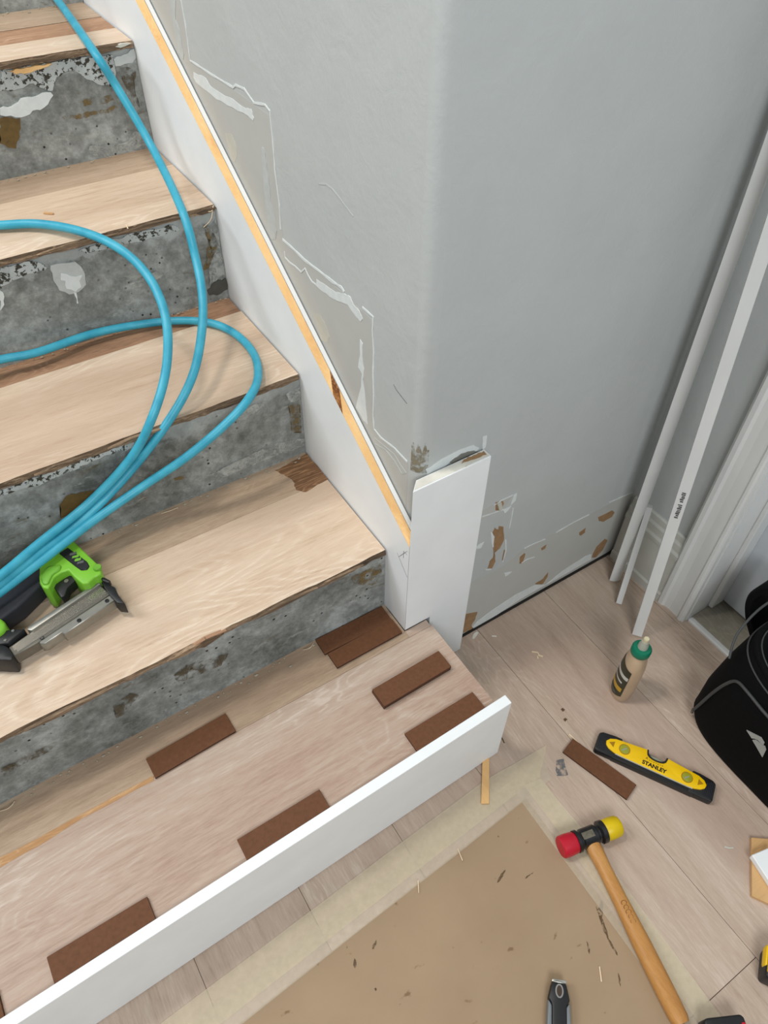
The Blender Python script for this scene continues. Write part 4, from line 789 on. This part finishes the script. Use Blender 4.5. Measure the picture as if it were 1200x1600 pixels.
nin = [(x * 0.86, max(z, 0.0) * 1.0 + 0.002) for x, z in notch]
lpart('window_frame', notch + [(x * 0.86, z + (0.0025 if abs(x) < 0.018 else 0.0)) for x, z in notch[::-1]], 0.003, th + 0.0008, 'black', 0.0004, 1)
obj('centre_vial', move(tube([(-0.0145, 0.0115, th * 0.62), (0.0145, 0.0115, th * 0.62)], 0.0045, 14), LV), 'vial_clear', lv, True)
for s in (-1, 1):
    ring = obj('vial_ring', move(move(lathe([(0.0104, 0.0), (0.0104, 0.0018), (0.0090, 0.0018)], 28), Matrix.Translation((s * 0.0585, 0.0012, th - 0.001))), LV), 'yellow_d', body, True)
    obj('vial', move(move(lathe([(0.0090, 0.0), (0.0090, 0.0013), (0.005, 0.0020)], 28), Matrix.Translation((s * 0.0585, 0.0012, th - 0.0005))), LV), 'vial', body, True)
    obj('vial_line', move(box(s * 0.0585 - 0.0052, s * 0.0585 + 0.0052, -0.0006, 0.0022, th + 0.0008, th + 0.0022, 0.0003), LV @ Matrix.Translation((s * 0.0585, 0, 0)) @ Matrix.Rotation(math.radians(45), 4, 'Z') @ Matrix.Translation((-s * 0.0585, 0, 0))), 'vial_clear', body)
    lpart('corner_slot', [(s * 0.0785, -0.0045), (s * 0.0885, 0.0025), (s * 0.0785, 0.0085)], th - 0.001, th + 0.0004, 'yellow_d', 0.0003, 1, body)
obj('scale_edge', move(box(-0.072, 0.072, -0.0150, -0.0138, 0.004, th - 0.001), LV), 'print_white', lv)
text('brand_lettering', 'STANLEY', 0.0108, LV @ Matrix.Translation((-0.0005, -0.0070, th + 0.0002)), 'ink', body, 0.0002, 0.0004)
text('faded_lettering', 'A', 0.0065, LV @ Matrix.Translation((-0.0165, 0.0035, th + 0.0001)), 'ink_faint', body, 0.0002, 0.0001)
for k in range(7): obj('faded_mark', move(box(-0.012 + 0.0040 * k, -0.0100 + 0.0040 * k, 0.0012 - (0.0004 if k in (2, 4) else 0), 0.0026 if k < 1 or k > 5 else 0.0020, th, th + 0.0003), LV), 'ink_faint', body)
# ================================================================ MALLET
ml = empty('mallet', 'two-faced mallet with red and yellow heads and a wooden handle', 'mallet', loc=(0.10, -0.44, 0))
r_, y_ = Vector((0.0495, -0.4225)), Vector((0.1600, -0.4485)); ax = (y_ - r_).normalized(); HL = (y_ - r_).length
HMx = Matrix(((ax.x, -ax.y, 0, r_.x), (ax.y, ax.x, 0, r_.y), (0, 0, 1, 0.0205), (0, 0, 0, 1))) @ Matrix.Rotation(math.radians(90), 4, 'Y')
def hpart(name, prof, mat, seg=28, parent=None): return obj(name, move(lathe(prof, seg), HMx), mat, parent or ml, True)
hpart('red_face', [(0.0165, -0.001), (0.0185, 0.001), (0.0192, 0.012), (0.0180, 0.026), (0.0165, 0.029)], 'red')
hpart('yellow_face', [(0.0165, HL - 0.030), (0.0182, HL - 0.028), (0.0188, HL - 0.014), (0.0180, HL - 0.002), (0.0150, HL + 0.002), (0.006, HL + 0.003)], 'mallet_yellow')
hd2 = hpart('head', [(0.0190, 0.0285), (0.0190, 0.034), (0.0150, 0.036), (0.0150, 0.039), (0.0172, 0.041), (0.0172, HL - 0.046), (0.0145, HL - 0.044), (0.0145, HL - 0.040), (0.0195, HL - 0.037), (0.0195, HL - 0.029)], 'iron')
mc = r_ + ax * (HL * 0.5 - 0.006)
obj('worn_mark', move(box(-0.012, 0.010, -0.006, 0.006, 0.0372, 0.0379, 0.0003), frame((mc.x, mc.y, 0), ax)), 'worn', hd2)
hs, he = Vector((0.1005, -0.4440)), Vector((0.0345, -0.7130)); dh = (he - hs)
bm = bmesh.new(); rings = []
for t, w, h in ((0, .0125, .0105), (.06, .0135, .0115), (.16, .0118, .0110), (.35, .0125, .0115), (.6, .0150, .0125), (.85, .0152, .0128), (.97, .0145, .0122), (1.0, .0120, .0105)):
    c = hs + dh * t; n_ = Vector((-dh.y, dh.x)).normalized(); zc = 0.0195 - 0.0065 * t
    rings.append([bm.verts.new((c.x + n_.x * w * math.copysign(abs(math.cos(q)) ** 0.8, math.cos(q)), c.y + n_.y * w * math.copysign(abs(math.cos(q)) ** 0.8, math.cos(q)), max(zc, h + 0.0012) + h * math.copysign(abs(math.sin(q)) ** 0.8, math.sin(q)))) for q in [2 * math.pi * k / 20 for k in range(20)]])
for a, b in zip(rings, rings[1:]):
    for k in range(20): bm.faces.new((a[k], a[(k + 1) % 20], b[(k + 1) % 20], b[k]))
bm.faces.new(rings[0]); bm.faces.new(rings[-1])
hn = obj('handle', bm, 'hickory', ml, True)
FM = frame((0, 0, 0), dh)
for k in range(5):   # burnt-in script, too worn to read
    c = hs + dh * (0.375 + 0.026 * k); z = 0.0286 - 0.0002 * k
    loop = [(c.x + FM[0][0] * .0035 * math.cos(q) + FM[0][1] * (.0045 - .0006 * (k % 2)) * math.sin(q), c.y + FM[1][0] * .0035 * math.cos(q) + FM[1][1] * (.0045 - .0006 * (k % 2)) * math.sin(q), z) for q in [0.6 + 4.6 * j / 8 for j in range(9)]]
    obj('burnt_script', tube(loop, 0.0005, 5), 'burn', hn)
# ================================================================ PUTTY KNIFE
KD = Vector((-0.66, -0.75)).normalized(); KM = frame((-0.0855, -0.5705, 0.0018), KD)
pk = empty('putty_knife', 'black and grey putty knife with steel butt lying on the floor paper', 'putty knife', loc=(-0.11, -0.60, 0))
def kp(name, pts, lo, hi, mat, b=0.001, parent=None): return obj(name, move(prism(pts, lo, hi, 'z', b, 2), KM), mat, parent or pk, True)
kp('handle', [(0.003, -0.0108), (0.0255, -0.0165), (0.033, -0.0110), (0.115, -0.0110), (0.125, -0.012), (0.125, 0.012), (0.115, 0.0110), (0.033, 0.0110), (0.0255, 0.0165), (0.003, 0.0108)], 0.002, 0.0195, 'black', 0.003)
for s in (-1, 1): kp('side_grip', [(0.0265, s * 0.0163), (0.0345, s * 0.0108), (0.112, s * 0.0108), (0.112, s * 0.0165), (0.060, s * 0.0180)], 0.0025, 0.0175, 'grey_grip', 0.0025)
kp('steel_butt', [(-0.0015, -0.0105), (0.0035, -0.0112), (0.0035, 0.0112), (-0.0015, 0.0105)], 0.003, 0.0185, 'chrome', 0.0012)
el = [(0.0145 + 0.0085 * math.cos(q), 0.0052 * math.sin(q), 0.0195) for q in [2 * math.pi * k / 20 for k in range(21)]]
obj('hang_ring', move(tube(el, 0.0012, 8, False), KM), 'ring', pk, True)
obj('hang_hole', move(prism([(0.0145 + 0.0074 * math.cos(q), 0.0042 * math.sin(q)) for q in [2 * math.pi * k / 16 for k in range(16)]], 0.0190, 0.0197), KM), plain('hole_shadow_brown', (70, 56, 46), 0.9), pk)
kp('blade', [(0.125, -0.011), (0.150, -0.013), (0.205, -0.025), (0.205, 0.025), (0.150, 0.013), (0.125, 0.011)], 0.0095, 0.0108, 'steel', 0.0002)
# ================================================================ TAPE MEASURE, BATTERY, SCRAPS AT THE FRAME'S EDGE
tm = empty('tape_measure', 'yellow and black tape measure at the right edge of the floor', 'tape measure', loc=(0.2250, -0.7560, 0))
TM_ = frame((0.2240, -0.7530, 0.001), (0.55, -0.83))
o = obj('case', move(prism([(-0.036, -0.028), (0.030, -0.030), (0.036, -0.020), (0.036, 0.012), (0.020, 0.032), (-0.020, 0.034), (-0.036, 0.016)], 0, 0.038, 'z', 0.006, 3), TM_), 'black', tm, True)
obj('side_shell', move(prism([(-0.034, -0.020), (0.026, -0.022), (0.032, 0.008), (0.016, 0.027), (-0.018, 0.029), (-0.034, 0.012)], 0.034, 0.0405, 'z', 0.002, 2), TM_), 'yellow', tm, True)
obj('label_disc', move(move(lathe([(0.019, 0.0405), (0.019, 0.0412)], 24), Matrix.Translation((-0.002, 0.002, 0))), TM_), 'black', tm, True)
obj('yellow_corner', move(prism([(-0.0375, -0.010), (-0.030, -0.014), (-0.024, 0.010), (-0.030, 0.028), (-0.0375, 0.018)], 0.018, 0.036, 'z', 0.003, 2), TM_), 'yellow', tm, True)
bp = empty('battery_pack', 'black tool battery with red release tabs at the bottom edge', 'battery', loc=(0.085, -0.78, 0))
BM_ = frame((0.0705, -0.7700, 0.0010), (0.0550, -0.0283))
obj('case', move(prism([(-0.031, -0.075), (0.031, -0.075), (0.031, 0.032), (0.027, 0.036), (-0.027, 0.036), (-0.031, 0.032)], 0, 0.034, 'z', 0.004, 3), BM_), 'black', bp, True)
for s in (-1, 1): obj('red_tab', move(box(s * 0.0265 - 0.003, s * 0.0265 + 0.003, -0.03, 0.026, 0.030, 0.0355, 0.0015, 2), BM_), 'red', bp, True)
sc = obj('plywood_offcut', prism([(0.3510, -0.5885), (0.4180, -0.6390), (0.3140, -0.7160), (0.2870, -0.6740), (0.2740, -0.6520)], 0.0005, 0.0085, 'z', 0.0006, 1), 'ply')
tag(sc, 'tan plywood offcut lying on the floor under a white scrap', 'wood scrap')
wo = prism([(-0.052, -0.020), (0.052, -0.020), (0.052, 0.020), (-0.052, 0.020)], 0, 0.014, 'z', 0.0012, 1)
wo = obj('trim_offcut', wo, 'white'); wo.location = (0.3262, -0.6635, 0.0100); wo.rotation_euler = (math.radians(0), math.radians(0), math.radians(-103))
tag(wo, 'white painted offcut resting on the tan plywood scrap', 'wood scrap')
# ================================================================ TOOL BAG
bag = empty('tool_bag', 'black nylon tool bag standing open by the door', 'bag', loc=(0.54, -0.55, 0))
bx, by = 0.538, -0.560
def sup(a, hx, hy, n=3.4):
    c_, s_ = math.cos(a), math.sin(a)
    return (bx + hx * math.copysign(abs(c_) ** (2 / n), c_), by + hy * math.copysign(abs(s_) ** (2 / n), s_))
lev = [(0.0005, .108, .196, 4), (0.006, .118, .208, 4), (0.03, .124, .214, 4), (0.09, .126, .215, 3.6), (0.16, .124, .212, 3.2), (0.215, .118, .205, 2.9), (0.240, .112, .198, 2.7), (0.250, .108, .194, 2.6)]
bm = bmesh.new(); rings = []; NS = 64
def wob(a, z): return 1 + 0.018 * math.sin(3 * a + 20 * z) * math.sin(9 * z + a) * (1 if 0.02 < z < 0.22 else 0)
for z, hx, hy, n_ in lev: rings.append([bm.verts.new((*sup(2 * math.pi * k / NS, hx * wob(2 * math.pi * k / NS, z), hy * wob(2 * math.pi * k / NS, z), n_), z)) for k in range(NS)])
for a, b in zip(rings, rings[1:]):
    for k in range(NS): bm.faces.new((a[k], a[(k + 1) % NS], b[(k + 1) % NS], b[k]))
bm.faces.new(rings[0]); obj('shell', bm, 'bag', bag, True)
bm = bmesh.new(); rings = []
for z, hx, hy, n_ in ((0.250, .104, .190, 2.6), (0.20, .100, .186, 2.8), (0.05, .100, .190, 3.2), (0.012, .095, .185, 3.2)): rings.append([bm.verts.new((*sup(2 * math.pi * k / NS, hx, hy, n_), z)) for k in range(NS)])
for a, b in zip(rings, rings[1:]):
    for k in range(NS): bm.faces.new((a[k], a[(k + 1) % NS], b[(k + 1) % NS], b[k]))
bm.faces.new(rings[-1]); obj('lining', bm, 'bag_in', bag, True)
ring = lambda z, hx, hy, n_, m=72: [(*sup(2 * math.pi * k / m, hx, hy, n_), z) for k in range(m + 1)]
obj('rim', tube(ring(0.251, .1065, .1925, 2.6), 0.0055, 8, False), 'bag', bag, True)
obj('piping', tube(ring(0.236, .1150, .2010, 2.7), 0.0016, 6, False), 'piping', bag, True)
obj('piping', tube(ring(0.254, .1000, .1860, 2.6), 0.0014, 6, False), 'piping', bag, True)
def onbag(y, z, off=0.001):
    """point on the front of the shell at height z"""
    for (z0, hx0, hy0, n0), (z1, hx1, hy1, n1) in zip(lev, lev[1:]):
        if z0 <= z <= z1:
            t = (z - z0) / (z1 - z0); hx = hx0 + (hx1 - hx0) * t; hy = hy0 + (hy1 - hy0) * t; n_ = n0 + (n1 - n0) * t
            q = min(0.999, abs((y - by) / hy)); return (bx - hx * (1 - q ** n_) ** (1 / n_) * 1.012 - off, y, z)
    return (bx - .12, y, z)
zp = [(-0.368, 0.030), (-0.374, 0.075), (-0.380, 0.120), (-0.389, 0.165), (-0.402, 0.195), (-0.430, 0.205), (-0.480, 0.206), (-0.560, 0.206), (-0.640, 0.205), (-0.700, 0.195), (-0.725, 0.165), (-0.735, 0.10), (-0.74, 0.03)]
obj('pocket_piping', tube(catmull([onbag(y, z, 0.002) for y, z in zp], 4), 0.0030, 8), 'piping', bag, True)
obj('zip_pull', tube([onbag(-0.366, 0.030, .003), onbag(-0.367, 0.016, .006)], 0.0028, 8), 'steel_d', bag, True)
lg = [[(-0.4655, 0.1425), (-0.4900, 0.1585), (-0.4990, 0.1545), (-0.5005, 0.1475), (-0.4890, 0.1470), (-0.4845, 0.1440), (-0.4800, 0.1380)],
      [(-0.4825, 0.1360), (-0.4860, 0.1425), (-0.4985, 0.1460), (-0.5030, 0.1490), (-0.5080, 0.1440), (-0.5115, 0.1220), (-0.4960, 0.1300)]]
for pts in lg:
    bm = bmesh.new(); f0 = [bm.verts.new(onbag(y, z, 0.0022)) for y, z in pts]; f1 = [bm.verts.new(onbag(y, z, 0.0006)) for y, z in pts]
    bm.faces.new(f0); k = len(pts)
    for i in range(k): bm.faces.new((f0[i], f0[(i + 1) % k], f1[(i + 1) % k], f1[i]))
    bmesh.ops.triangulate(bm, faces=[q for q in bm.faces if len(q.verts) > 4]); obj('logo', bm, 'logo', bag)
def flatstrap(path, w, t, mat, name):
    pts = catmull(path, 6); bm = bmesh.new(); rs = []
    for i, p_ in enumerate(pts):
        d = (pts[min(i + 1, len(pts) - 1)] - pts[max(i - 1, 0)]).normalized(); u = d.cross(Vector((1, 0, 0))).normalized(); s_ = Vector((1, 0, 0)); s_ = (s_ - d * s_.dot(d)).normalized(); u = d.cross(s_)
        rs.append([bm.verts.new(p_ + s_ * a * w / 2 + u * b * t / 2) for a, b in ((-1, -.6), (-.7, -1), (.7, -1), (1, -.6), (1, .6), (.7, 1), (-.7, 1), (-1, .6))])
    for a, b in zip(rs, rs[1:]):
        for k in range(8): bm.faces.new((a[k], a[(k + 1) % 8], b[(k + 1) % 8], b[k]))
    bm.faces.new(rs[0]); bm.faces.new(rs[-1]); return obj(name, bm, mat, bag, True)
flatstrap([(0.610, -0.350, 0.13), (0.600, -0.318, 0.185), (0.602, -0.305, 0.225), (0.612, -0.325, 0.262), (0.625, -0.40, 0.292), (0.63, -0.50, 0.300), (0.63, -0.62, 0.29), (0.63, -0.74, 0.24)], 0.052, 0.020, 'bag', 'shoulder_strap')
obj('handle_piping', tube(catmull([(0.430, -0.372, 0.235), (0.462, -0.352, 0.262), (0.520, -0.345, 0.290), (0.585, -0.355, 0.300), (0.64, -0.38, 0.292)], 6), 0.0022, 8), 'piping', bag, True)
# ================================================================ LOOSE SHAVINGS AND CHIPS
def curl(name, pts, w, t, mat, label, cat, z=0.0):
    o = obj(name, strip_mesh(pts, w, z + 0.0004, z + 0.0004 + t, 'z', len(label)), mat); tag(o, label, cat, 'loose wood and paint bits')
curl('wood_shaving', [(0.272, -0.086), (0.281, -0.094), (0.279, -0.101), (0.284, -0.108)], 0.0035, 0.0020, 'shaving', 'pale curled shaving on the floor right of the corner board', 'shaving')
curl('paint_chip', [(0.186, 0.006), (0.197, 0.012), (0.205, 0.014)], 0.0085, 0.0012, 'chip', 'whitish chip on the floor at the foot of the corner board', 'paint chip')
curl('paint_chip', [(0.225, -0.010), (0.233, -0.016)], 0.0035, 0.0010, 'chip', 'small white flake beside the whitish chip near the torn wall', 'paint chip')
curl('wood_splinter', [(-0.098, -0.324), (-0.103, -0.345)], 0.0016, 0.0014, 'shaving', 'thin pale splinter on the tape edge nearest the wooden stick', 'splinter', 0.0026)
curl('wood_splinter', [(-0.186, -0.330), (-0.196, -0.347)], 0.0016, 0.0014, 'shaving', 'thin pale splinter on the tape edge farther left below the riser board', 'splinter', 0.0026)
curl('wood_splinter', [(-0.014, -0.590), (-0.026, -0.607)], 0.0018, 0.0014, 'shaving', 'pale splinter on the brown paper near the putty knife', 'splinter', 0.0014)
curl('wood_splinter', [(0.213, -0.268), (0.216, -0.292)], 0.0026, 0.0014, 'shaving', 'tiny pale sliver between the level and the brown strip', 'splinter')
curl('paint_chip', [(0.302, -0.573), (0.307, -0.579), (0.314, -0.583)], 0.0028, 0.0004, 'plaster_warm', 'faint white scuff on the floor left of the plywood scrap', 'paint chip')
curl('wood_chip', [(-0.271, 0.770), (-0.264, 0.764), (-0.258, 0.758)], 0.0060, 0.0022, 'tan', 'small brown wood chip lying on an upper tread', 'wood chip', T[4])
curl('wood_splinter', [(-0.165, 0.640), (-0.163, 0.655)], 0.0018, 0.0012, 'shaving', 'thin pale splinter at the nosing under the teal hose', 'splinter', T[4])

curl('wood_shaving', [(0.276, -0.100), (0.272, -0.106)], 0.0040, 0.0012, 'shaving', 'short pale flake touching the curled shaving on the floor', 'shaving')
for k, (x, y) in enumerate(((0.238, -0.222), (0.228, -0.241))):
    obj('scuff', prism(rough_outline([(x - .003, y - .003), (x + .004, y - .002), (x + .003, y + .003), (x - .003, y + .003)], .001, 3, k), 0.0001, 0.0003), 'paper_stain', floor)
obj('scuff', prism([(0.10, -0.185), (0.104, -0.184), (0.096, -0.215), (0.094, -0.214)], 0.0001, 0.0003), 'paper_stain', floor)

for pts in ([(-0.006, Y[4] - 0.004, T[4] - 0.003), (-0.016, Y[4] - 0.012, T[4] - 0.020), (-0.030, Y[4] - 0.006, T[4] - 0.034)], [(-0.028, Y[4] - 0.003, T[4] - 0.004), (-0.012, Y[4] - 0.008, T[4] - 0.008), (-0.004, Y[4] - 0.003, T[4] - 0.001)],
            [(-0.715, Y[2] - 0.010, T[1] + 0.002), (-0.700, Y[2] - 0.016, T[1] + 0.007), (-0.690, Y[2] - 0.008, T[1] + 0.003)], [(-0.180, Y[2] - 0.006, T[1] + 0.002), (-0.168, Y[2] - 0.012, T[1] + 0.008), (-0.158, Y[2] - 0.004, T[1] + 0.004)],
            [(-0.300, Y[3] - 0.006, T[2] + 0.002), (-0.285, Y[3] - 0.012, T[2] + 0.006), (-0.270, Y[3] - 0.008, T[2] + 0.002)]):
    obj('wood_fibre', tube(catmull(pts, 5), 0.0007, 5), 'shaving', stairs)
